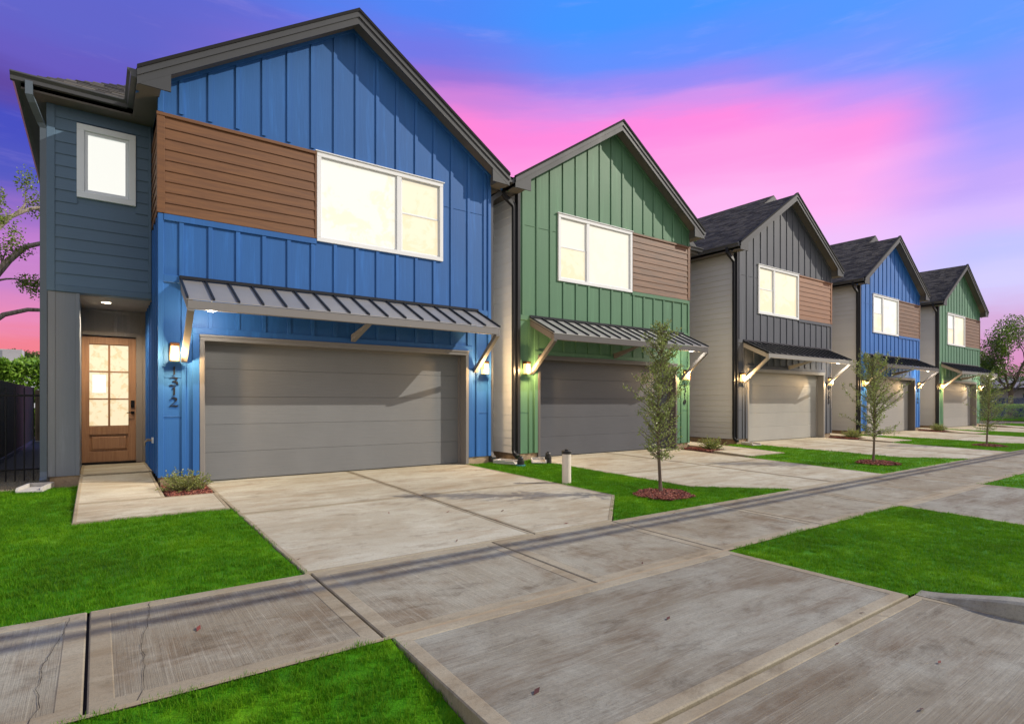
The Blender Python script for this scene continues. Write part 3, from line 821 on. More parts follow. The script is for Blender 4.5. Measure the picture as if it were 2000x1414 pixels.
def gutter(parent, mir, p0, p1, out, mat):
    """K-style trough from p0 to p1; out = outward unit direction in plan"""
    p0, p1, out = Vector(p0), Vector(p1), Vector(out)
    prof = [(.0, .0), (.0, -.115), (.075, -.115), (.085, -.06), (.12, -.02), (.12, .0), (.105, .0), (.10, -.015), (.07, -.055), (.062, -.10), (.014, -.10), (.014, .0)]
    vs = []; m_ = len(prof)
    for q in (p0, p1):
        for o_, z_ in prof: vs.append(q + out * o_ + Vector((0, 0, z_)))
    fs = [(k, (k + 1) % m_, (k + 1) % m_ + m_, k + m_) for k in range(m_)]
    # end caps
    fs += [[0, 1, 2, 3, 4, 5], [m_ + 5, m_ + 4, m_ + 3, m_ + 2, m_ + 1, m_]]
    return MB().add(vs, fs).build('gutter', mat, parent, mir)

def wall_lantern(x, y, z, label):
    t = empty('wall_lantern', (x, y, z), label, 'wall lamp', 'wall lamps beside the garage doors')
    MB().cbox(-.055, .055, -.022, 0, -.02, .15, .003).build('backplate', 'bronze_metal', t)
    cp = MB().cbox(-.065, .065, -.16, -.02, .085, .14, .004)
    cp.build('cap', 'bronze_metal', t)
    fr = MB()
    for sx in (-1, 1):
        for yy in (-.152, -.032):
            fr.box(sx * .06 - .005, sx * .06 + .005, yy - .005, yy + .005, -.14, .086)
    fr.box(-.066, .066, -.158, -.026, -.148, -.138)
    fr.build('cage', 'bronze_metal', t)
    MB().lathe([(.010, .085), (.018, .07), (.020, .05), (.026, .02), (.024, -.03), (.012, -.06), (.002, -.066)], 0, -.092, 12).build('bulb', 'bulb_glow', t, smooth=True)
    MB().box(-.054, .054, -.146, -.038, -.137, .084).build('glass', 'lamp_glass_glow', t)
    ld = bpy.data.lights.new('lantern_light', 'POINT'); ld.energy = 55.0; ld.color = (1.0, .64, .29); ld.shadow_soft_size = .03
    lo = bpy.data.objects.new('lantern_light', ld); link(lo, t); lo.location = (0, -.22, -.06)
    return t

def house(X0, mirrored, cfg):
    mir = W if mirrored else None
    H = empty('house', (X0, YF, 0), cfg['label'], 'house', 'row of two-storey garage houses')
    def B(mb, name, mat, parent=None, **k): return mb.build(name, mat, H if parent is None else parent, mir, **k)
    def P(name, mat, parent, *a, c=.004): return piece(name, mat, parent, *a, mirror=mir, c=c)
    S = cfg['siding']
    near = cfg.get('near', False)
    # ---------------- foundation
    f = MB()
    f.box(.015, GX0 - .03, .02, .5, -.12, .14); f.box(GX1 + .03, W - .015, .02, .5, -.12, .14)
    f.box(EX0 + .015, -1.03, EY + .02, DY, -.12, .13)
    f.box(W - .22, W - .02, .5, 11.5, -.12, .14); f.box(EX0 + .02, EX0 + .2, DY, 11.5, -.12, .14)
    B(f, 'foundation', 'foundation_concrete')
    # ---------------- facade
    fw = MB(); T = .2
    fw.prism_y([(0, .14), (GX0, .14), (GX0, GZ), (0, GZ)], 0, T)
    fw.prism_y([(GX1, .14), (W, .14), (W, GZ), (GX1, GZ)], 0, T)
    fw.prism_y([(0, GZ), (W, GZ), (W, WZ0), (0, WZ0)], 0, T)
    fw.prism_y([(0, WZ0), (WX0, WZ0), (WX0, WZ1), (0, WZ1)], 0, T)
    fw.prism_y([(WX1, WZ0), (W, WZ0), (W, WZ1), (WX1, WZ1)], 0, T)
    tz = lambda x: rz_front(x) - .19
    fw.prism_y([(0, WZ1), (W, WZ1), (W, tz(W)), (XC, tz(XC)), (0, tz(0))], 0, T)
    FW = B(fw, 'facade_wall', S)
    bx = [.30 + .414 * k for k in range(15)]
    bw = .032; bt = .020
    for x in bx:                                   # upper battens, cut to the rake
        zt = min(tz(x - bw), tz(x + bw))
        if x < WX0 or WX0 - .03 < x < WX1 + .03: z0 = WZ1 + .045
        else: z0 = 3.34
        m_ = MB().prism_y([(x - bw, z0), (x + bw, z0), (x + bw, tz(x + bw) - .002), (x - bw, tz(x - bw) - .002)] if abs(x - XC) > bw else
                          [(x - bw, z0), (x + bw, z0), (x + bw, tz(x + bw) - .002), (XC, tz(XC) - .002), (x - bw, tz(x - bw) - .002)], -bt, .0)
        B(m_, 'batten', S, FW)
    for x in bx:                                   # between canopy and window band
        if x > WX1 + .03: continue
        P('batten', S, FW, x - bw, x + bw, -bt, 0, 3.34, 4.195 if x < WX0 + .02 else WZ0 - .01, c=.003)
    for x in bx:                                   # over the garage, and on the piers
        if GX0 - .1 < x < GX1 + .1: P('batten', S, FW, x - bw, x + bw, -bt, 0, 2.53, 3.22, c=.003)
    P('batten', S, FW, .30, .30 + 2 * bw, -bt, 0, .14, 3.22, c=.003)
    P('batten', S, FW, W - .30 - 2 * bw, W - .30, -bt, 0, .14, 3.22, c=.003)
    P('batten', S, FW, W - .05 - .414 - bw * 2, W - .05 - .414, -bt, 0, 2.53, 3.22, c=.003)
    # flat trim boards
    P('corner_board', S, FW, -.022, .055, -.024, .10, .14, 4.295)
    P('corner_board', S, FW, -.022, .055, -.024, .10, 5.885, tz(0) + .0)
    P('corner_board', S if not mirrored else cfg['corner'], FW, W - .055, W + .022, -.024, .10, .14, tz(W))
    P('trim_board', S, FW, .056, WX0 - .002, -.03, 0, 4.195, 4.293)
    P('trim_board', S, FW, .056, W - .056, -.02, 0, 3.222, 3.338)
    for x0_, x1_ in ((GX0 - .155, GX0 - .055), (GX1 + .055, GX1 + .155)): P('garage_trim', S, FW, x0_, x1_, -.03, 0, .14, 2.43)
    P('garage_trim', S, FW, GX0 - .155, GX1 + .155, -.031, 0, 2.431, 2.53)
    for x0_, x1_, zz in ((.056, .299, 1.09), (W - .30, W - .056, 1.09), (.056, .299, 1.72), (WX1 + .04, W - .056, 5.42)):
        P('seam_strip', S, FW, x0_, x1_, -.008, 0, zz, zz + .012, c=.002)
    # rake frieze
    # ---------------- brown plank panel
    pb = MB().box(.0, WX0 - .004, -.006, -.001, BZ0, BZ1); pb.box(-.006, -.001, -.006, EY, BZ0, BZ1)
    PB = B(pb, 'plank_panel', cfg['plank'])
    n = 9; ex = (BZ1 - .06 - BZ0) / n
    for i in range(n):
        z0 = BZ0 + i * ex
        m_ = MB().prism_x([(-.030, z0), (-.016, z0 + ex + .006), (-.006, z0 + ex + .006), (-.006, z0)], .075, WX0 - .035)
        B(m_, 'plank', cfg['plank'], PB)
        if near:
            m_ = MB().prism_y([(-.030, z0), (-.016, z0 + ex + .006), (-.006, z0 + ex + .006), (-.006, z0)], .08, EY - .002)
            B(m_, 'plank', cfg['plank'], PB)
    P('plank_corner', cfg['plank'], PB, -.036, .072, -.036, .078, BZ0, BZ1 - .056)
    P('plank_corner', cfg['plank'], PB, WX0 - .034, WX0 - .004, -.034, -.005, BZ0, BZ1 - .056)
    P('plank_cap', cfg['plank'], PB, -.042, WX0 - .004, -.044, -.003, BZ1 - .054, BZ1)
    # ---------------- big window
    WN = B(MB().box(WX0 + .03, WX1 - .03, .105, .12, WZ0 + .03, WZ1 - .03), 'window', cfg['glow'][0])
    def frame(x0, x1, z0, z1, w_, y0, y1, nm, mat, par):
        P(nm, mat, par, x0, x1, y0, y1, z0, z0 + w_); P(nm, mat, par, x0, x1, y0, y1, z1 - w_, z1)
        P(nm, mat, par, x0, x0 + w_, y0 + .001, y1, z0 + w_, z1 - w_); P(nm, mat, par, x1 - w_, x1, y0 + .001, y1, z0 + w_, z1 - w_)
    frame(WX0, WX1, WZ0, WZ1, .078, -.038, .06, 'window_frame', 'white_vinyl', WN)
    P('drip_cap', 'white_vinyl', WN, WX0 - .03, WX1 + .03, -.055, 0, WZ1 + .002, WZ1 + .024)
    xm = 4.06
    P('mullion', 'white_vinyl', WN, xm - .05, xm + .05, -.03, .06, WZ0 + .079, WZ1 - .079)
    frame(WX0 + .080, xm - .052, WZ0 + .080, WZ1 - .080, .024, .0, .05, 'sash', 'white_vinyl', WN)
    zr = 5.095
    frame(xm + .052, WX1 - .080, zr, WZ1 - .080, .030, .012, .05, 'sash', 'white_vinyl', WN)
    frame(xm + .052, WX1 - .080, WZ0 + .080, zr + .018, .030, -.005, .04, 'sash', 'white_vinyl', WN)
    B(MB().box(WX0 + .075, xm - .045, .024, .030, WZ0 + .08, WZ1 - .08), 'pane', cfg['glow'][0], WN)
    B(MB().box(xm + .05, WX1 - .08, .030, .036, zr + .02, WZ1 - .08), 'pane', cfg['glow'][1], WN)
    B(MB().box(xm + .05, WX1 - .08, .016, .022, WZ0 + .08, zr + .001), 'pane', cfg['glow'][2], WN)
    # ---------------- garage door
    GD = B(MB().box(GX0 - .02, GX1 + .02, .275, .30, -.02, GZ + .03), 'garage_door', cfg['door'])
    ph = GZ / 5
    for i in range(5): P('panel', cfg['door'], GD, GX0 + .05, GX1 - .05, .235, .274, .012 + i * ph, (i + 1) * ph + .009, c=.003)
    GC = B(MB().box(GX0, GX0 + .06, .20, .2745, 0, GZ).box(GX1 - .06, GX1, .20, .2745, 0, GZ).box(GX0 + .06, GX1 - .06, .20, .2745, GZ - .05, GZ), 'garage_casing', cfg['casing'])
    P('casing_board', cfg['casing'], GC, GX0 - .052, GX0 + .018, -.036, .198, 0, GZ - .018)
    P('casing_board', cfg['casing'], GC, GX1 - .018, GX1 + .052, -.036, .198, 0, GZ - .018)
    P('casing_board', cfg['casing'], GC, GX0 - .052, GX1 + .052, -.037, .198, GZ - .017, GZ + .083)
    P('casing_board', cfg['casing'], GC, GX0 - .06, GX1 + .06, -.052, -.038, GZ + .045, GZ + .084)
    # ---------------- metal canopy
    CX0, CX1, CD, CZ1, CZ0 = .29, 5.90, .88, 3.27, 2.845
    sl = (CZ1 - CZ0) / CD
    CN = B(MB().prism_x([(-.02, CZ1 - .01), (-CD, CZ0 - .0), (-CD, CZ0 + .012), (-.02, CZ1 + .012)], CX0 - .02, CX1 + .02), 'canopy', cfg['canopy'])
    ns = 16
    for i in range(ns + 1):
        x = CX0 + (CX1 - CX0) * i / ns
        B(MB().prism_x([(-.02, CZ1 + .012), (-CD - .004, CZ0 + .012), (-CD - .004, CZ0 + .045), (-.02, CZ1 + .048)], x - .013, x + .013), 'seam', 'seam_metal', CN)
    P('canopy_flashing', 'seam_metal', CN, CX0 - .02, CX1 + .02, -.045, -.021, CZ1 + .02, CZ1 + .075)
    bmt = cfg['beam']
    P('beam', bmt, CN, CX0, CX1, -CD + .004, -CD + .085, CZ0 - .135, CZ0 - .006)
    for x0_, x1_ in ((CX0, CX0 + .085), (CX1 - .085, CX1)):
        B(MB().prism_x([(-.001, CZ1 - .165), (-CD + .086, CZ0 - .128), (-CD + .086, CZ0 + .015), (-.001, CZ1 - .025)], x0_, x1_), 'side_beam', bmt, CN)
    for x0_, zb in ((CX0 + .002, 1.97), (XC - .045, 2.46), (CX1 - .087, 1.97)):
        zt = CZ0 - .137
        dy = CD - .09; dz = zt - zb; ln = math.hypot(dy, dz); ny, nz = dz / ln * .09, dy / ln * .09
        B(MB().prism_x([(-.035, zb), (-.035, zb + .10), (-CD + .10, zt), (-CD + .004, zt), (-CD + .004, zt - .03)] if zb < 2.2 else
                       [(-.035, zb), (-.035, zb + .13), (-CD + .17, zt), (-CD + .02, zt)], x0_, x0_ + .085), 'brace', bmt, CN)
    CL = P('canopy_light', 'white_vinyl', CN, .60, .70, -.62, -.52, 2.74, 2.80)
    P('canopy_light_stem', 'white_vinyl', CN, .64, .66, -.58, -.56, 2.801, 2.985, c=.002)
    lx = .65 if not mirrored else W - .65
    B(MB().box(.612, .688, -.608, -.532, 2.734, 2.7395), 'canopy_light_lens', 'downlight_glow', CN)
    ld = bpy.data.lights.new('canopy_lamp', 'POINT'); ld.energy = 16; ld.color = (1, .90, .76); ld.shadow_soft_size = .05
    lo = bpy.data.objects.new('canopy_lamp', ld); link(lo, CN); lo.location = (lx, -.57, 2.66)
    # ---------------- side of the front block on the entry side
    sd = MB().box(0, .2, .2, EY + .1, .14, WZ1 + .2).box(0, .2, .2, DY, .14, 3.2).box(0, .2, .2, EY + .1, 5.8, tz(.0) - .0)
    SD = B(sd, 'porch_side_wall', S)
    if near:
        for k in range(7):
            y = .28 + k * .405
            P('batten', S, SD, -.026, 0, y, y + .065, .14, 4.29 if y < EY - .1 else 3.105, c=.003)
        P('hose_bib_plate', 'white_vinyl', SD, -.03, 0, 1.05, 1.15, .62, .72)
    # ---------------- far side wall with lap siding
    sw = MB().box(W - .2, W - .012, .2, 11.5, .14, SOF + .05)
    SW = B(sw, 'lap_side_wall', cfg['side'])
    if mirrored:
        z = .14
        while z < SOF - .02:
            z1 = min(z + .183, SOF)
            B(MB().prism_y([(W - .012, z), (W + .018, z), (W + .004, z1 + .006), (W - .012, z1 + .006)], .105, 9.0), 'siding_board', cfg['side'], SW)
            z += .178
    # ---------------- entry block
    ew = MB().box(EX0, -.001, EY, EY + .18, 3.11, SOF + .05) if not near else MB()
    if near:
        ewx0, ewx1, ewz0, ewz1 = -1.06, -.255, 4.675, 5.88
        ew.box(EX0, ewx0 + .1, EY, EY + .18, 3.11, SOF + .05).box(ewx1 - .1, -.001, EY, EY + .18, 3.11, SOF + .05)
        ew.box(ewx0 + .1, ewx1 - .1, EY, EY + .18, 3.11, ewz0 + .1).box(ewx0 + .1, ewx1 - .1, EY, EY + .18, ewz1 - .1, SOF + .05)
    ew.box(EX0, EX0 + .18, EY + .18, 11.5, .14, SOF + .05)
    ew.box(EX0, W - .2, 11.3, 11.5, .14, SOF + .05)
    EW = B(ew, 'entry_wall', 'entry_siding')
    if near:
        n = 15; ex = (SOF - 3.215) / n
        for i in range(n):
            z0 = 3.215 + i * ex
            prof = [(EY - .024, z0), (EY - .010, z0 + ex + .006), (EY, z0 + ex + .006), (EY, z0)]
            segs = [(EX0 + .085, -.07)]
            if z0 + ex > ewz0 and z0 < ewz1: segs = [(EX0 + .085, ewx0 + .004), (ewx1 - .004, -.07)]
            for a, c_ in segs: B(MB().prism_x(prof, a, c_), 'siding_board', 'entry_siding', EW)
        P('corner_board', 'entry_siding', EW, EX0 - .024, EX0 + .082, EY - .03, EY + .1, 3.112, SOF)
        P('corner_board', 'entry_siding', EW, -.068, -.03, EY - .03, EY, 3.215, SOF)
        P('trim_board', 'entry_siding', EW, EX0 + .084, -.03, EY - .029, EY, 3.112, 3.212)
        # small window
        EWN = B(MB().box(ewx0 + .11, ewx1 - .11, EY + .1, EY + .11, ewz0 + .11, ewz1 - .11), 'entry_window', 'window_glow_cool')
        frame(ewx0, ewx1, ewz0, ewz1, .10, EY - .045, EY + .06, 'window_trim', 'window_trim', EWN)
        frame(ewx0 + .102, ewx1 - .102, ewz0 + .102, ewz1 - .102, .045, EY - .02, EY + .06, 'window_frame', 'window_trim', EWN)
        B(MB().box(ewx0 + .14, ewx1 - .14, EY + .02, EY + .026, ewz0 + .14, ewz1 - .14), 'pane', 'window_glow_cool', EWN)
    # porch: pillar, ceiling, transom wall, door
    PW = B(MB().box(EX0 + .005, -1.03, EY + .01, DY, .13, 3.105), 'porch_pillar', 'entry_panel')
    if near:
        P('pillar_board', 'entry_panel', PW, EX0 - .012, EX0 + .085, EY - .012, EY + .05, .13, 3.108)
        P('pillar_board', 'entry_panel', PW, EX0 + .34, -1.022, EY - .012, EY + .08, .13, 3.108)
        P('pillar_board', 'entry_panel', PW, EX0 + .086, EX0 + .339, EY - .002, EY + .02, .13, 3.108, c=.002)
    B(MB().box(-1.03, 0, EY + .18, DY, 3.108, 3.2), 'porch_ceiling', 'porch_panel')
    TW = B(MB().box(-1.03, 0, DY + .02, DY + .16, 2.60, 3.108).box(-.17, 0, DY + .02, DY + .16, .14, 2.6), 'porch_wall', 'porch_panel')
    if near:
        P('trim_board', 'porch_panel', TW, -1.028, -.002, DY - .005, DY + .02, 2.61, 2.68); P('trim_board', 'porch_panel', TW, -1.028, -.002, DY - .005, DY + .02, 3.04, 3.106)
        for x in (-1.028, -.54, -.09): P('trim_board', 'porch_panel', TW, x, x + .075, DY - .006, DY + .02, 2.681, 3.039)
        P('door_jamb', 'porch_panel', TW, -.168, -.06, DY - .012, DY + .02, .14, 2.609); P('door_jamb', 'porch_panel', TW, -.059, -.003, DY - .03, DY + .02, .14, 2.609)
        dx0, dx1, dz0, dz1 = -1.03, -.17, .175, 2.575
        DR = B(MB().box(dx0, dx1, DY + .052, DY + .07, dz0, dz1), 'front_door', 'door_wood')
        gx0, gx1, gz0, gz1 = dx0 + .115, dx1 - .12, .86, 2.44
        P('stile', 'door_wood', DR, dx0, gx0, DY + .02, DY + .051, dz0, dz1); P('stile', 'door_wood', DR, gx1, dx1, DY + .02, DY + .051, dz0, dz1)
        P('rail', 'door_wood', DR, gx0, gx1, DY + .021, DY + .051, gz1, dz1); P('rail', 'door_wood', DR, gx0, gx1, DY + .021, DY + .051, .70, gz0); P('rail', 'door_wood', DR, gx0, gx1, DY + .021, DY + .051, dz0, .38)
        P('raised_panel', 'door_wood', DR, gx0 + .03, gx1 - .03, DY + .026, DY + .051, .41, .67, c=.02)
        xm_ = (gx0 + gx1) / 2; hz = (gz1 - gz0) / 3
        P('muntin', 'door_wood', DR, xm_ - .014, xm_ + .014, DY + .022, DY + .05, gz0, gz1)
        for i in (1, 2):
            for a, c_ in ((gx0, xm_ - .015), (xm_ + .015, gx1)): P('muntin', 'door_wood', DR, a, c_, DY + .023, DY + .05, gz0 + i * hz - .012, gz0 + i * hz + .012)
        for i in range(3):
            for a, c_ in ((gx0, xm_ - .014), (xm_ + .014, gx1)):
                B(MB().box(a + .004, c_ - .004, DY + .040, DY + .046, gz0 + i * hz + .014, gz0 + (i + 1) * hz - .014), 'pane', 'door_glow', DR)
        B(MB().box(gx0 + .05, xm_ - .05, DY + .036, DY + .039, gz0 + hz + .12, gz0 + 2 * hz - .06), 'notice_paper', 'paper_glow', DR)
        P('lock', 'black_metal', DR, dx1 - .085, dx1 - .025, DY - .005, DY + .019, 1.22, 1.36); P('handle_plate', 'black_metal', DR, dx1 - .085, dx1 - .025, DY - .0, DY + .019, 1.09, 1.15)
        B(MB().tube([(dx1 - .055, DY, 1.12), (dx1 - .055, DY - .045, 1.12), (dx1 - .15, DY - .05, 1.12)], .009, 8), 'handle', 'black_metal', DR)
        B(MB().box(-1.03, -.17, DY - .02, DY + .05, .138, .174), 'threshold', 'black_metal', DR)
        # recessed downlight, hose bib
        PL = B(MB().lathe([(.085, 3.098), (.085, 3.107), (.06, 3.107)], -.66, EY + .75, 20), 'porch_light', 'white_vinyl')
        B(MB().lathe([(.066, 3.094), (.066, 3.0975)], -.66, EY + .75, 20), 'lens', 'downlight_glow', PL)
        ld = bpy.data.lights.new('porch_lamp', 'SPOT'); ld.energy = 130; ld.color = (1, .80, .55); ld.spot_size = R(150); ld.spot_blend = .8; ld.shadow_soft_size = .06
        lo = bpy.data.objects.new('porch_lamp', ld); link(lo, PL); lo.location = (-.66, EY + .75, 3.06)
        hb = MB().tube([(-.03, 1.1, .67), (-.10, 1.1, .67), (-.13, 1.1, .64), (-.13, 1.1, .58)], .014, 8).lathe([(.03, .69), (.03, .70)], -.08, 1.1, 10)
        hb.tube([(-.08, 1.1, .67), (-.08, 1.1, .70)], .008, 6)
        B(hb, 'hose_bib', 'brass')
    else:
        B(MB().box(-1.03, -.17, DY + .03, DY + .07, .175, 2.6), 'front_door', 'door_wood')
    # ---------------- roof
    z_fl = lambda x, y: EAVE + (x + OH) * SL
    z_fr = lambda x, y: EAVE + (W + OH - x) * SL
    MX0 = EX0 - EOH; MXC = (MX0 + W + OH) / 2; MR = EAVE + (MXC - MX0) * SL
    MY = EY - EOH
    z_ml = lambda x, y: EAVE + (x - MX0) * SL
    z_mf = lambda x, y: EAVE + (y - MY) * SL
    yv = MY + (XC + OH)
    yh = MY + (MXC - MX0)
    typ = cfg['rear']
    if typ == 'hip':
        slopes = [([(-OH, -FO), (XC, -FO), (XC, yv), (-OH, MY)], z_fl, 'y', True),
                  ([(W + OH, -FO), (W + OH, 11.8), (MXC, 11.8), (MXC, yh), (XC, yv), (XC, -FO)], z_fr, 'y', True),
                  ([(MX0, MY), (-OH, MY), (XC, yv), (MXC, yh)], z_mf, 'x', True),
                  ([(MX0, MY), (MXC, yh), (MXC, 11.8), (MX0, 11.8)], z_ml, 'y', False)]
    elif typ == 'gable':
        slopes = [([(-OH, -FO), (XC, -FO), (XC, MY + .2), (-OH, MY + .2)], z_fl, 'y', False),
                  ([(W + OH, -FO), (W + OH, 11.8), (MXC, 11.8), (MXC, MY), (XC, MY), (XC, -FO)], z_fr, 'y', True),
                  ([(MX0, MY), (MXC, MY), (MXC, 11.8), (MX0, 11.8)], z_ml, 'y', False)]
    else:
        slopes = [([(-OH, -FO), (XC, -FO), (XC, 11.8), (-OH, 11.8)], z_fl, 'y', False),
                  ([(W + OH, -FO), (W + OH, 11.8), (XC, 11.8), (XC, -FO)], z_fr, 'y', True),
                  ([(MX0, MY), (-OH, MY), (-OH + 1.5, MY + 1.5), (-OH + 1.5, 11.8), (MX0, 11.8)], z_ml, 'y', False)]
    RF = deck_and_shingles(H, slopes, mir, int(X0 * 10))
    if typ == 'gable':
        B(MB().prism_y([(XC - .3, RIDGE - .3), (MXC, MR - .2), (-OH - .4, 7.0), (-OH, 6.4)], MY + .28, MY + .40), 'gable_infill', S, RF)
        for s_, x_e in ((1, XC + .2), (-1, EX0 - .2)):
            zf = z_fr if s_ == 1 else z_ml
            B(MB().prism_y([(MXC, MR - .03), (x_e, zf(x_e, 0) - .03), (x_e, zf(x_e, 0) - .24), (MXC, MR - .24)], MY - .02, MY + .006), 'rake_board', cfg['fascia'], RF)
    # rake boards (two layers) and drip edge
    for s_ in (-1, 1):
        xe = XC + s_ * (XC + OH)
        def rk(t0, t1, y0, y1, nm, mat, x_in=0.0):
            m_ = MB().prism_y([(XC + s_ * x_in, RIDGE - t0), (xe, EAVE - t0), (xe, EAVE - t1), (XC + s_ * x_in, RIDGE - t1)], y0, y1)
            return B(m_, nm, mat, RF)
        rk(.018, .235, -FO - .022, -FO + .004, 'rake_board', cfg['fascia'])
        rk(.012, .11, -FO - .042, -FO - .0225, 'rake_board', cfg['fascia'])
        rk(-.045, .011, -FO - .06, -FO + .02, 'drip_edge', 'shingle_edge')
        rk(.182, .235, -.05, .0, 'frieze_board', S)
    # eave boxes: soffit and fascia
    ybk = MY - .002 if typ != 'plain' else 1.0
    eb = MB().prism_y([(W + .001, SOF), (W + OH, SOF), (W + OH, EAVE - .05), (W + .001, EAVE + OH * SL - .06)], -FO, 11.7)
    EB = B(eb, 'eave_soffit', 'soffit_grey')
    for e_ in (MB().prism_y([(-.001, SOF), (-OH, SOF), (-OH, EAVE - .05), (-.001, EAVE + OH * SL - .06)], -FO, ybk),
               MB().prism_x([(EY, SOF), (MY, SOF), (MY, EAVE - .05), (EY, EAVE + EOH * SL - .06)], MX0, -.002),
               MB().prism_y([(EX0, SOF), (MX0, SOF), (MX0, EAVE - .05), (EX0, EAVE + EOH * SL - .06)], MY + EOH, 11.7)):
        B(e_, 'eave_soffit', 'soffit_grey')
    gm_ = cfg['gutter']
    zt = EAVE - .012
    gutter(EB, mir, (W + OH, -FO, zt), (W + OH, 11.7, zt), (1, 0, 0), gm_)
    gutter(EB, mir, (-OH, -FO, zt), (-OH, MY - .0, zt), (-1, 0, 0), gm_)
    gutter(EB, mir, (MX0 - .12, MY, zt), (-OH - .0, MY, zt), (0, -1, 0), gm_)
    gutter(EB, mir, (MX0, MY + .001, zt), (MX0, 11.7, zt), (-1, 0, 0), gm_)
    P('pork_chop', cfg['fascia'], EB, -OH - .002, .012, -FO - .018, -FO + .002, SOF - .004, EAVE - .03) if False else None
    for s_ in (0, 1):
        e0, e1 = (-OH, .13) if s_ == 0 else (W + OH, W - .13)
        B(MB().prism_y([(e0, SOF - .005), (e1, SOF - .005), (e1, rz_front(e1) - .21), (e0, EAVE - .06)], -FO - .02, -FO + .008), 'return_board', cfg['fascia'], EB)
    # downspouts
    sp = cfg['spout']
    r_ = (.04, .032)
    if near:
        B(MB().tube([(MX0 + .10, MY - .06, EAVE - .10), (MX0 + .10, MY - .05, 6.02), (MX0 + .13, MY + .0, 5.95), (EX0 - .10, EY - .02, 5.78), (EX0 - .055, EY + .02, 5.68), (EX0 - .055, EY + .02, .22), (EX0 - .055, EY - .03, .12), (EX0 - .055, EY - .13, .07)], 1, rect=(.045, .04)), 'downspout', sp)
    xs_, ys_ = W + .062, .062
    zb = .12
    B(MB().tube([(W + OH + .06, .10, EAVE - .10), (W + OH + .06, .10, SOF - .03), (W + OH - .02, .10, SOF - .10), (xs_ + .02, ys_, SOF - .26), (xs_, ys_, SOF - .34), (xs_, ys_, zb + .10), (xs_, ys_ - .03, zb + .02), (xs_, ys_ - .14, zb - .04)], 1, rect=(.048, .04)), 'downspout', cfg['spout2'])
    # roof vent
    if near: B(MB().tube([(5.9, 2.2, z_fr(5.9, 0) - .05), (5.9, 2.2, z_fr(5.9, 0) + .28)], .045, 10).lathe([(.07, z_fr(5.9, 0) + .26), (.075, z_fr(5.9, 0) + .34), (.03, z_fr(5.9, 0) + .37)], 5.9, 2.2, 12), 'roof_vent', 'black_plastic', RF)
    # house number
    if cfg.get('number'):
        NH = B(MB().box(.17, .172, -.002, -.001, 1.3, 1.302), 'house_number', 'number_black')
        for i, ch in enumerate(cfg['number']):
            if ch not in DIG: DIG[ch] = digit_mesh(ch, .150)
            o = bpy.data.objects.new('digit', DIG[ch])
            xx = .195 if not mirrored else W - .185
            o.location = (xx, -.001, 1.742 - i * .162); link(o, NH)
    # lanterns
    for x, z, w_ in ((.195, 2.12, 'the house number side of'), (W - .185, 2.08, 'the far side of')):
        side_num = (x < 1)
        gx = X0 + ((W - x) if mirrored else x)
        wall_lantern(gx, YF - .001, z if not mirrored else 2.12, cfg['lamp'][0 if side_num else 1])
    return H

CF = dict(fascia='fascia_grey', gutter='gutter_grey', corner='charcoal_trim')
house(X1, False, dict(CF, near=True, siding='blue_siding', plank='brown_plank', glow=('window_glow', 'window_glow_warm', 'window_glow_warm'), door='door_dark_grey', casing='casing_grey',
      canopy='canopy_metal', beam='casing_grey', side='pale_siding', rear='hip', spout='spout_slate', spout2='gutter_grey', number='1312',
      label='blue board-and-batten house with brown plank panel, open porch and the number 1312',
      lamp=('lit wall lamp above the number 1312 on the blue house', 'lit wall lamp on the nearest blue house, right of its garage door')))
specs = [
    dict(siding='green_siding', plank='stained_plank', glow=('window_glow_blind', 'window_glow_blind', 'window_glow_warm'), door='door_charcoal', casing='casing_dark', canopy='canopy_metal', beam='casing_dark', side='pale_siding', rear='gable', number='1310',
         label='green house numbered 1310 with white blinds, second in the row', lamp=('lit wall lamp above the number 1310 on the green house', 'lit wall lamp left of the dark garage door of the green house 1310')),
    dict(siding='slate_siding', plank='tan_plank', glow=('window_glow_warm', 'window_glow_warm', 'window_glow_warm'), door='door_stone', casing='casing_light', canopy='canopy_dark', beam='casing_light', side='grey_siding', rear='gable', number='1308',
         label='charcoal grey house with pale garage door, third in the row', lamp=('lit wall lamp right of the pale garage door of the charcoal house', 'lit wall lamp left of the pale garage door of the charcoal house')),
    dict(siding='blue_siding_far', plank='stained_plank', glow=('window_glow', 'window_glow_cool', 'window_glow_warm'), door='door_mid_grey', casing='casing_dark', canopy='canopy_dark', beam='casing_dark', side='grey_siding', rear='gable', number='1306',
         label='second blue house, fourth in the row behind a young tree', lamp=('lit wall lamp right of the garage door of the second blue house', 'lit wall lamp left of the garage door of the second blue house, behind the tree')),
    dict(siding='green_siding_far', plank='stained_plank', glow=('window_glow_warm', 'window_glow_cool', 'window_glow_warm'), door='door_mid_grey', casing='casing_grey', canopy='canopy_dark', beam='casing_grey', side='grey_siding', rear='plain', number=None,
         label='far green house at the end of the row', lamp=('lit wall lamp at the far right corner of the last green house', 'lit wall lamp left of the garage door of the last green house')),
]
for x, sp in zip(XM, specs): house(x, True, dict(CF, spout='charcoal_trim', spout2='charcoal_trim', **sp))

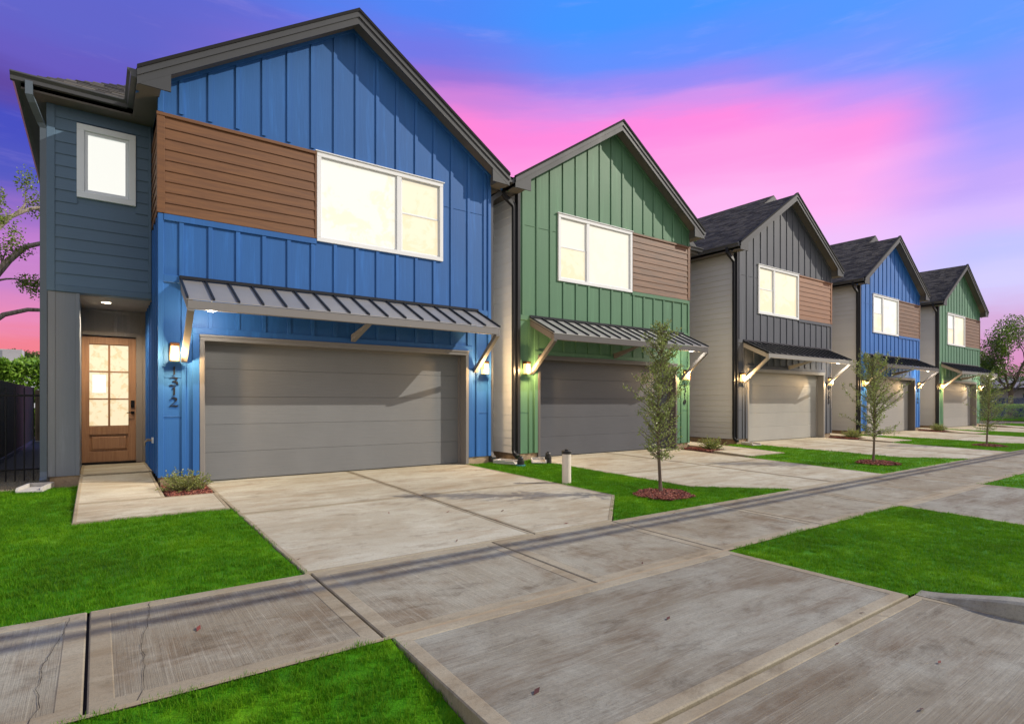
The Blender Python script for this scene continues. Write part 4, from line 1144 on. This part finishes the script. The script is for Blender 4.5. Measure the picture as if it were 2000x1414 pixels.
# ================================================================== planting
def add_leaf(mb, p, d, up_, ln, wd, tone):
    s_ = d.cross(up_)
    if s_.length < 1e-4: s_ = Vector((1, 0, 0))
    s_.normalize(); nn = s_.cross(d).normalized()
    a = p; m1 = p + d * ln * .45 + s_ * wd; m2 = p + d * ln * .45 - s_ * wd; e = p + d * ln + nn * ln * -.12
    mb.add([a, m1, e, m2], [(0, 1, 2, 3)], 0, tone)
def rv(rnd):
    while True:
        v = Vector((rnd.uniform(-1, 1), rnd.uniform(-1, 1), rnd.uniform(-1, 1)))
        if .05 < v.length < 1: return v.normalized()

def young_tree(x, y, h, label, seed, base, top_w, forked=False, wide=.5, twigs=60, leaf_n=26):
    rnd = random.Random(seed); z0 = zg(y) - .01
    t = empty('young_tree', (x, y, z0), label, 'tree', 'young trees planted in the lawns')
    tr = MB(); lf = MB()
    n = 14; spine = []
    for i in range(n + 1):
        u = i / n
        spine.append(Vector((.035 * math.sin(u * 5 + seed) * u ** .5, .03 * math.sin(u * 4.1 + seed * 2), h * u)))
    tr.tube(spine, [.024 * (1 - u / n) ** .8 * (1 if u else 1.35) + .004 for u in range(n + 1)], 8)
    if forked:
        tr.tube([Vector((0.03, 0, 0)), Vector((.10, .02, h * .12)), Vector((.11, .02, h * .25)), Vector((.05, .01, h * .36)), Vector((.09, .04, h * .6))], [.022, .018, .016, .013, .006], 7)
    for k in range(twigs):
        u = base + (1 - base) * (k + rnd.random()) / twigs * .97
        i = min(n - 1, int(u * n)); p = spine[i].lerp(spine[i + 1], u * n - i)
        rel = (u - base) / (1 - base)
        w_ = wide * (math.sin(min(1, rel * 1.5 + .22) * math.pi * .5)) * (1 - rel) ** .55 * rnd.choice((.35, .55, .8, 1.0, 1.0, 1.25)) * rnd.uniform(.85, 1.15) + .06
        a = k * 2.399 + rnd.uniform(-.5, .5)
        rise = rnd.uniform(.35, 1.15) if rel > .12 else rnd.uniform(-.1, .5)
        pts = [p]; d = Vector((math.cos(a), math.sin(a), rise)).normalized(); m_ = 5
        for j in range(m_):
            d = (d + rv(rnd) * .22 + Vector((0, 0, .07))).normalized(); pts.append(pts[-1] + d * w_ / m_)
        tr.tube(pts, [.006 * (1 - j / (m_ + 1)) + .0015 for j in range(m_ + 1)], 4)
        cnt = int(leaf_n * (.5 + w_ / wide))
        for j in range(cnt):
            q = rnd.random() ** .8; jj = min(m_ - 1, int(q * m_)); pp = pts[jj].lerp(pts[jj + 1], q * m_ - jj) + rv(rnd) * .035
            dd = (rv(rnd) + d * .8 + Vector((0, 0, .2))).normalized()
            add_leaf(lf, pp, dd, rv(rnd), rnd.uniform(.03, .055), rnd.uniform(.008, .014), rnd.random())
    tr.build('trunk', 'bark', t); lf.build('crown', 'young_leaf', t, tone=True)
    return t
young_tree(7.06, 5.80, 2.66, 'slim young tree in front of the dark garage door of the green house', 3, .20, 0, wide=.60, twigs=130, leaf_n=34)
young_tree(14.62, 5.80, 2.50, 'spreading young tree with a doubled trunk before the second blue house', 11, .24, 0, forked=True, wide=1.0, twigs=120, leaf_n=40)
young_tree(23.40, 5.90, 2.30, 'small airy young tree before the last green house, farthest of the young trees', 23, .22, 0, wide=1.0, twigs=100, leaf_n=34)

def mulch(cx, cy, rx, ry, label, n=1500, seed=1, rect=False):
    rnd = random.Random(seed); mb = MB()
    for i in range(n):
        if rect: x, y = cx + rnd.uniform(-rx, rx), cy + rnd.uniform(-ry, ry); q = 0
        else:
            a = rnd.uniform(0, 6.283); q = math.sqrt(rnd.random()); wob = 1 + .08 * math.sin(a * 5 + seed) + .05 * math.sin(a * 11)
            x, y = cx + rx * q * wob * math.cos(a), cy + ry * q * wob * math.sin(a)
        z = zg(y) + (.01 + .035 * (1 - q * q) if not rect else .012) + rnd.uniform(0, .012)
        d = rv(rnd); d.z *= .35; d.normalize(); s_ = d.cross(rv(rnd)).normalized(); nn = d.cross(s_)
        ln, wd, th = rnd.uniform(.015, .04), rnd.uniform(.005, .010), .004
        P_ = Vector((x, y, z)); vs = []
        for sz in (-1, 1):
            for sx_, sy_ in ((-1, -1), (1, -1), (1, 1), (-1, 1)): vs.append(P_ + d * ln * sx_ + s_ * wd * sy_ + nn * th * sz)
        mb.add(vs, [(0, 3, 2, 1), (4, 5, 6, 7), (0, 1, 5, 4), (1, 2, 6, 5), (2, 3, 7, 6), (3, 0, 4, 7)], 0, rnd.random())
    if rect: mb.box(cx - rx, cx + rx, cy - ry, cy + ry, -.06, zg(cy) + .008, 0, .1)
    else:
        vs = [(cx + rx * .97 * math.cos(R(i * 12)), cy + ry * .97 * math.sin(R(i * 12)), zg(cy + ry * math.sin(R(i * 12))) + .012) for i in range(30)]
        k = [(cx, cy, zg(cy) + .045)]
        mb.add(vs + k, [(i, (i + 1) % 30, 30) for i in range(30)], 0, .15)
    return tag(mb.build('mulch', 'mulch_chip', tone=True), label, 'mulch', kind='stuff')
mulch(7.04, 5.73, .44, .40, 'ring of red bark mulch round the slim young tree', 1900, 1)
mulch(14.75, 5.76, .50, .42, 'ring of red bark mulch round the doubled young tree', 1300, 2)
mulch(23.5, 5.88, .5, .42, 'ring of red bark mulch round the farthest young tree', 800, 3)
mulch(1.09, 9.87, .28, .58, 'bed of red bark mulch beside the first driveway', 1300, 4, True)

def bush(x, y, r, h, label, seed, z=0.0):
    rnd = random.Random(seed); t = empty('bush', (x, y, z), label, 'shrub', 'small grey-green bushes by the garages')
    st = MB(); lf = MB()
    for k in range(110):
        a = rnd.uniform(0, 6.283); tilt = rnd.random() ** .6 * 1.4
        d = Vector((math.cos(a) * math.sin(tilt), math.sin(a) * math.sin(tilt), math.cos(tilt)))
        ln = (r * math.sin(tilt) + h * math.cos(tilt)) * rnd.uniform(.6, 1.0)
        pts = [Vector((d.x * .05, d.y * .05, 0))]; dd = (d + Vector((0, 0, -.1))).normalized()
        for j in range(4):
            dd = (dd + rv(rnd) * .15 + Vector((0, 0, .05))).normalized(); pts.append(pts[-1] + dd * ln / 4)
        st.tube(pts, [.004, .0035, .003, .002, .0012], 4)
        for j in range(26):
            q = .2 + .8 * rnd.random(); jj = min(3, int(q * 4)); pp = pts[jj].lerp(pts[jj + 1], q * 4 - jj)
            add_leaf(lf, pp, (rv(rnd) + dd * .9).normalized(), rv(rnd), rnd.uniform(.022, .040), rnd.uniform(.006, .010), rnd.random())
    st.build('stems', 'bark', t); lf.build('foliage', 'bush_leaf', t, tone=True)
bush(1.06, 9.80, .32, .24, 'small bush in the mulch bed under the number 1312', 2)
bl = ['small bush by the downspout at the right of the green house 1310', 'small bush right of the pale garage door of the charcoal house', 'small bush right of the garage of the second blue house']
for k in range(3):
    xb = XM[k] + W + .02
    mulch(xb - .12, 9.87, .42, .5, 'bed of bark mulch ' + ['right of the second driveway', 'right of the third driveway', 'right of the fourth driveway'][k], 500, 40 + k, True)
    bush(xb + .02, 9.75, .32, .30, bl[k], 20 + k)

def tree_limb(mb, rnd, p, d, ln, r, depth, ends, bend=.25, split=3):
    pts = [p]; rad = [r]; m_ = 6
    for j in range(m_):
        d = (d + rv(rnd) * bend + Vector((0, 0, .03))).normalized(); pts.append(pts[-1] + d * ln / m_); rad.append(r * (1 - .5 * (j + 1) / m_))
    mb.tube(pts, rad, 7 if r > .04 else 4)
    if depth == 0:
        ends.append((pts[-1], d)); ends.append((pts[3], d)); return
    for k in range(split):
        i = rnd.choice((2, 3, 4, 5, 6)) if k else 6
        nd = (d + rv(rnd) * .95).normalized()
        tree_limb(mb, rnd, pts[i], nd, ln * rnd.uniform(.55, .8), rad[i] * .7, depth - 1, ends, bend, split)

def big_tree(x, y, h, label, seed, leaf='tree_leaf', r=.2, depth=3, lean=(0, 0, 1), leaf_r=.35, per=60, ls=.07, trunk_h=.3, bark='bark_pale', z=0.0, group=None, split=3, limbs=5, ll=.36):
    rnd = random.Random(seed); t = empty('tree', (x, y, z), label, 'tree', group)
    tr = MB(); lf = MB(); ends = []
    p = Vector((0, 0, 0)); d = Vector(lean).normalized()
    pts = [p]
    for j in range(6): d = (d + rv(rnd) * .08).normalized(); pts.append(pts[-1] + d * h * trunk_h / 6)
    tr.tube(pts, [r * (1.25 if j == 0 else 1 - .05 * j) for j in range(7)], 10)
    for k in range(limbs):
        a = k * 6.283 / limbs + rnd.uniform(-.4, .4)
        dd = Vector((math.cos(a) * .8, math.sin(a) * .8, rnd.uniform(.4, 1.2))).normalized()
        tree_limb(tr, rnd, pts[6] - Vector((0, 0, rnd.uniform(0, .1) * h)), dd, h * ll, r * .5, depth - 1, ends, split=split)
    for e, d in ends:
        cl = rnd.random()
        for i in range(int(per * rnd.uniform(.3, 1.3))):
            q = rv(rnd) * leaf_r * rnd.random() ** .45; q.z *= .75
            add_leaf(lf, e + q, (rv(rnd) + Vector((0, 0, -.2))).normalized(), rv(rnd), ls * rnd.uniform(.7, 1.3), ls * rnd.uniform(.25, .4), .25 + .5 * cl * rnd.random() + .25 * rnd.random())
    tr.build('trunk', bark, t); lf.build('crown', leaf, t, tone=True)
    return t

# the old tree left of the first house: long bare limbs reaching behind the gutter
rnd = random.Random(4)
T = empty('tree', (-2.75, 21.0, 0), 'old tree with pale bare limbs at the left edge, behind the fence', 'tree')
tr = MB(); lf = MB(); ends = []
tr.tube([(0, 0, 0), (.0, 0, 1.2), (-.1, 0, 2.4), (-.05, 0, 3.4), (.05, 0, 4.1)], [.34, .28, .26, .24, .22], 10)
def limb(pts, r0, r1):
    n_ = len(pts); tr.tube(pts, [.68 * (r0 + (r1 - r0) * i / (n_ - 1)) for i in range(n_)], 8)
limb([(.05, 0, 4.0), (.35, .1, 4.6), (.75, .2, 5.3), (1.1, .3, 5.75), (1.6, .4, 6.0), (2.4, .6, 6.3)], .17, .06)
limb([(.0, 0, 3.9), (.1, .1, 5.0), (.35, .2, 5.9), (.75, .2, 6.5), (1.2, .3, 6.85), (2.0, .5, 7.2)], .16, .05)
limb([(-.1, 0, 2.9), (.25, .0, 3.35), (.65, .1, 3.75), (1.15, .2, 3.95), (1.8, .3, 4.0)], .13, .07)
limb([(-.05, 0, 3.9), (-.6, .2, 5.4), (-1.0, .3, 7.4)], .18, .06)
for base_p, dd in (((.3, .15, 5.6), (.2, 0, 1)), ((.5, .2, 6.1), (-.2, 0, 1)), ((.2, .1, 5.2), (-.6, .3, .6)), ((.55, .15, 5.0), (.3, .2, 1)), ((.1, 0, 4.6), (-.8, -.3, .4)), ((.9, .2, 6.6), (.5, 0, .6)), ((-.6, .2, 5.4), (-.3, 0, 1)), ((.35, .1, 4.6), (.9, 0, .1)), ((-.8, .2, 6.4), (.5, 0, 1)), ((.1, 0, 3.1), (-.1, 0, -.3))):
    tree_limb(tr, rnd, Vector(base_p), Vector(dd).normalized(), .75, .035, 1, ends, .3, 3)
for e, d in ends:
    for i in range(int(120 * rnd.uniform(.3, 1.2))):
        q = rv(rnd) * .30 * rnd.random() ** .5
        add_leaf(lf, e + q, (rv(rnd) + Vector((0, 0, -.3))).normalized(), rv(rnd), rnd.uniform(.05, .09), rnd.uniform(.018, .03), rnd.random())
tr.build('trunk', 'bark_pale', T); lf.build('crown', 'tree_leaf', T, tone=True)

# ---------------- left side yard: iron fence, wooden fences, hedge, far building
FN = empty('iron_fence', (-.66, 12.62, -.02), 'black iron picket fence closing the side yard', 'fence')
piece('rail', 'black_metal', FN, -3.4, -.02, -.012, .012, 1.44, 1.475, c=.003); piece('rail', 'black_metal', FN, -3.4, -.02, -.012, .012, .20, .23, c=.003)
for i in range(28):
    x = -.10 - i * .118
    piece('picket', 'black_metal', FN, x - .009, x + .009, -.009, .009, .02, 1.60, c=.002)
WF = empty('wooden_fence', (-1.74, 12.9, -.02), 'weathered dark board fence running back along the side yard', 'fence')
rnd = random.Random(9)
for i in range(86):
    dz = rnd.choice((0, .008, .015))
    piece('board', 'fence_wood', WF, -.02 - rnd.choice((0, .006)), .0, i * .143 + .002, i * .143 + .141, .06, 1.84 - dz, c=.003)
piece('kick_board', 'kick_board', WF, .002, .035, 0, 12.3, 0, .10, c=.004)
for zz in (.4, 1.4): piece('rail', 'fence_wood', WF, -.09, -.03, 0, 12.3, zz, zz + .09)
BF = empty('wooden_fence', (-1.72, 25.3, -.02), 'dark board fence across the back of the side yard', 'fence')
for i in range(20): piece('board', 'fence_wood', BF, .002 + i * .143, .141 + i * .143, -.02, 0, .03, 1.75 + rnd.uniform(0, .02), c=.003)
piece('rail', 'fence_wood', BF, 0, 2.86, .002, .05, 1.3, 1.39)

def hedge(x0, x1, y0, y1, h, label, seed, leaf, n, ls, z=0.0, rag=.12, group=None):
    rnd = random.Random(seed); t = empty('hedge', ((x0 + x1) / 2, (y0 + y1) / 2, z), label, 'hedge', group)
    mb = MB(); cx, cy = (x0 + x1) / 2, (y0 + y1) / 2
    for i in range(n):
        x, y, zz = rnd.uniform(x0, x1) - cx, rnd.uniform(y0, y1) - cy, h * rnd.random()
        fc = rnd.random()
        if fc < .45: y = (y0 - cy) + rnd.random() ** 2 * .3
        elif fc < .7: zz = h - rnd.random() ** 2 * .25
        elif fc < .85: x = (x0 - cx) + rnd.random() ** 2 * .25
        nz_ = noise.noise(Vector((x * 2.2, y * 2.2, zz * 2.2 + seed)))
        if nz_ < -.28: continue
        zz += noise.noise(Vector((x * 1.7, y * 1.7, seed))) * rag * zz / h * 2
        y -= max(0, nz_) * rag; 
        add_leaf(mb, Vector((x, y, zz)), (rv(rnd) + Vector((0, -.3, .4))).normalized(), rv(rnd), ls * rnd.uniform(.6, 1.4), ls * rnd.uniform(.2, .35), rnd.random())
    mb.build('foliage', leaf, t, tone=True)
    st = MB()
    k = max(3, int((x1 - x0) / .8))
    for i in range(k):
        x = x0 - cx + (i + .5) * (x1 - x0) / k
        st.tube([(x, 0, 0), (x + .05, 0, h * .4), (x - .04, .05, h * .8)], [.03, .024, .01], 6)
    st.build('stems', 'bark', t)
hedge(-6, 1.5, 27, 28.4, 2.75, 'tall leafy bamboo hedge above the dark board fence', 3, 'hedge_leaf', 34000, .19, rag=.22)
# pale flat-roofed building and rooftop unit far left
FB = empty('building', (-6, 46, 0), 'low white flat-roofed building beyond the hedge at the left', 'building')
MB().box(-10, 16, 0, 10, 0, 3.5).build('wall', 'white_wall', FB); MB().box(-10.2, 16.2, -.25, 10.2, 3.5, 3.75).build('roof_edge', 'white_vinyl', FB)
MB().box(-10.1, 16.1, -.2, 0, 3.0, 3.2).build('ledge', 'galvanised', FB)
RU = empty('rooftop_unit', (-4.55, 47, 3.75), 'grey box-shaped cooling unit on the white flat roof', 'cooling unit')
MB().cbox(-.9, .75, 0, 1.2, .05, .85, .02).build('case', 'far_wall', RU); MB().box(-.75, -.2, -.012, 0, .15, .75).build('grille', 'galvanised', RU)
MB().box(-.85, .7, .1, 1.1, 0, .05).build('base', 'galvanised', RU)
big_tree(-4.9, 60, 5.9, 'small round far tree just above the white building at the left', 31, 'far_leaf', r=.12, depth=2, leaf_r=.42, per=130, ls=.14, trunk_h=.74, ll=.13)

# ---------------- beyond the last house: cross street, fence, hedges, trees, building
strip('cross_street', [[(47.0, -14, -.235), (53.4, -14, -.235), (53.4, 60, -.055), (47.0, 60, -.055)]], 'cross_street')
CFN = empty('chain_link_fence', (56.5, 24, -.05), 'grey chain-link fence beyond the cross street at the right', 'fence')
pm = MB(); hh = 1.7; Ln = 34.0
for i in range(18): 
    piece('post', 'galvanised', CFN, -.03, .03, -i * 2.0 - .03, -i * 2.0 + .03, 0, hh + .05, c=.01)
piece('top_rail', 'galvanised', CFN, -.02, .02, -Ln, 0, hh - .03, hh + .01, c=.008)
k = -hh
while k < Ln:
    for s_ in (0, 1):
        a0, a1 = max(0, k), min(Ln, k + hh)
        z0_, z1_ = a0 - k, a1 - k
        if s_: z0_, z1_ = hh - z0_, hh - z1_
        pm.tube([(0, -a0, z0_), (0, -a1, z1_)], .004, 3, cap=False)
    k += .12
ms_ = pm.build('mesh', 'galvanised', CFN); ms_['kind'] = 'stuff'
BS = empty('screen_fence', (64.5, 24, -.05), 'dark blue screen behind the chain-link fence and clipped hedges', 'fence')
for i in range(10):
    piece('panel', 'blue_screen', BS, -.02, .02, -(i + 1) * 3.0 + .03, -i * 3.0 - .03, .1, 1.75, c=.008); piece('post', 'galvanised', BS, -.04, .04, -i * 3.0 - .04, -i * 3.0 + .02, 0, 1.85)
hedge(58.2, 59.4, 10.6, 15.5, 1.15, 'lower clipped hedge behind the chain-link fence, by the last house', 8, 'hedge_leaf', 9000, .10, z=-.05, rag=.05)
hedge(57.4, 58.8, 2.4, 9.4, 1.62, 'taller clipped hedge behind the chain-link fence at the right edge', 9, 'hedge_leaf', 14000, .10, z=-.05, rag=.05)
FB2 = empty('building', (82, 16, -.05), 'low grey building behind the trees at the right edge', 'building')
MB().box(0, 12, -26, 20, 0, 3.0).build('wall', 'far_wall', FB2)
MB().prism_y([(-1, 2.95), (13, 2.95), (6, 4.4)], -26.6, 20.6).build('roof', 'far_roof', FB2)
for i in range(5): MB().box(-.03, .02, -18 + i * 6, -16.4 + i * 6, 1.0, 2.2).build('window', 'blue_screen', FB2)
big_tree(62.5, 14.3, 8.4, 'large dark tree right of the last green house', 41, 'far_leaf', r=.22, depth=3, leaf_r=.85, per=210, ls=.15, trunk_h=.30, group=None, bark='bark')
big_tree(66.0, 10.4, 7.6, 'dark leafy tree at the right edge, beside the largest tree', 43, 'far_leaf', r=.2, depth=3, leaf_r=.85, per=210, ls=.15, trunk_h=.32, bark='bark')
big_tree(74, 20.5, 8.2, 'tree with open crown peering over the last house roofline', 47, 'far_leaf', r=.2, depth=3, leaf_r=.5, per=60, ls=.15, trunk_h=.35, bark='bark')

# ================================================================== small things in the grass
CP = empty('cleanout_pipe', (6.56, 7.42, zg(7.42) - .02), 'white standing pipe with black cap at the edge of the grass', 'pipe')
MB().lathe([(.078, 0), (.078, .54)], 0, 0, 20).build('pipe', 'white_pipe', CP, smooth=False)
MB().lathe([(.084, .52), (.086, .57), (.080, .578), (.03, .578), (.03, .60), (.0301, .60)], 0, 0, 20).build('cap', 'black_plastic', CP)
def splash(x, y, rz, label, z=0.0):
    t = empty('splash_block', (x, y, z), label, 'splash block', 'concrete splash blocks under the downspouts', rz)
    mb = MB().cbox(-.16, .16, -.34, .20, 0, .03, .006)
    mb.build('tray', 'splash_concrete', t)
    for s_ in (-1, 1): MB().prism_x([(-.34, .031), (.20, .031), (.20, .085), (-.30, .075)], s_ * .16 - .03 * (s_ > 0), s_ * .16 + .03 * (s_ < 0)).build('rim', 'splash_concrete', t)
    MB().box(-.13, .13, .165, .20, .031, .085).build('end_rim', 'splash_concrete', t)
splash(-.74, 11.25, R(-12), 'worn concrete splash block under the downspout by the porch')
splash(7.18, 10.15, R(25), 'splash block tilted in the grass right of the blue house', zg(10.15))
splash(7.98, 9.98, R(-35), 'splash block under the left downspout of the green house', zg(9.98))
splash(XM[1] - .02, 10.05, R(-20), 'splash block under the left downspout of the charcoal house', zg(10.05))
splash(XM[2] - .02, 10.05, R(-15), 'splash block under the left downspout of the second blue house', zg(10.05))
def capped(x, y, h, label, teal):
    t = empty('drain_cap', (x, y, zg(y) - .01), label, 'drain cap')
    MB().lathe([(.075, 0), (.078, h * .62), (.06, h * .64), (.058, h * .9), (.045, h), (.0, h)], 0, 0, 16).build('body', 'black_plastic', t)
    if teal: MB().lathe([(.10, .0), (.10, .035), (.08, .04)], 0, 0, 16).build('ring', 'teal_plastic', t)
    MB().box(-.02, .02, -.02, .02, h, h + .02).build('nut', 'black_plastic', t)
capped(7.22, 9.62, .20, 'short black drain cap with teal ring in the grass', True)
capped(8.05, 9.72, .24, 'black drain cap beside the splash block of the green house', False)
capped(XM[2] + .32, 9.9, .20, 'small black drain cap by the driveway of the second blue house', False)

# ---------------- overhead cables and their poles (outside the frame; their shadows cross the sidewalk)
hw = 7.0
def cable(yc, z, label):
    pts = []
    for i in range(49):
        x = -38 + i * 2.25; u = (x - 16) / 54
        pts.append((x, yc + .0042 * x, z - .35 * (1 - u * u)))
    return tag(MB().tube(pts, .05, 8).build('power_cable', 'black_plastic'), label, 'cable', 'cables above the street')
tt = (hw - .35 + .13) / math.tan(SUN_EL)
yoff = tt * math.cos(SUN_AZ)
cable(4.66 - yoff, hw, 'upper of two black cables strung high over the street')
cable(4.46 - yoff, hw - .02, 'lower of two black cables strung high over the street')
for xp, lab in ((-38, 'wooden utility pole at the left end of the street cables'), (70, 'wooden utility pole at the far end of the street cables')):
    t = empty('utility_pole', (xp, 4.56 - yoff + .0042 * xp, -.3), lab, 'pole')
    MB().tube([(0, 0, 0), (0, 0, 9)], [.16, .12], 10).build('post', 'bark', t); MB().box(-.06, .06, -.9, .9, 7.2, 7.35).build('crossarm', 'bark', t)

# fallen leaves and grit on the concrete
lt = MB(); rnd = random.Random(77)
for i in range(80):
    x = rnd.uniform(-.8, 9); y = rnd.uniform(.9, 9.8)
    if y > 4.93 and not (1.45 < x < 6.3): continue
    if y < 3.36 and not (1.7 < x < 5.0): continue
    ln = rnd.uniform(.012, .035); a = rnd.uniform(0, 6.28); P_ = Vector((x, y, zg(y) + .004))
    d = Vector((math.cos(a), math.sin(a), rnd.uniform(.0, .25))); s_ = Vector((-math.sin(a), math.cos(a), rnd.uniform(-.1, .3))) * rnd.uniform(.2, .4)
    lt.add([P_ - d * ln, P_ + s_ * ln + Vector((0, 0, .004)), P_ + d * ln + Vector((0, 0, .006)), P_ - s_ * ln + Vector((0, 0, .002))], [(0, 1, 2, 3)], 0, rnd.random() * .5)
tag(lt.build('fallen_leaves', 'mulch_chip', tone=True), 'scattered small brown fallen leaves on the concrete', 'leaves', kind='stuff')

# hairline cracks across the sidewalk
for xa, sd in ((-.27, 1), (.16, 2), (6.62, 3)):
    rnd = random.Random(sd); mb = MB(); y = YS0 + .02; x = xa; pts = []
    while y < YS1 - .02:
        pts.append((x, y)); y += rnd.uniform(.03, .09); x += rnd.uniform(-.012, .012) * (2 if rnd.random() < .15 else 1) + .0035
    for (x0_, y0_), (x1_, y1_) in zip(pts, pts[1:]):
        w0 = rnd.uniform(.0006, .0022)
        mb.add([(x0_ - w0, y0_, zg(y0_) + .0025), (x0_ + w0, y0_, zg(y0_) + .0025), (x1_ + w0, y1_, zg(y1_) + .0025), (x1_ - w0, y1_, zg(y1_) + .0025)], [(0, 1, 2, 3)])
    mb.build('crack', 'joint_dark', sidewalk)
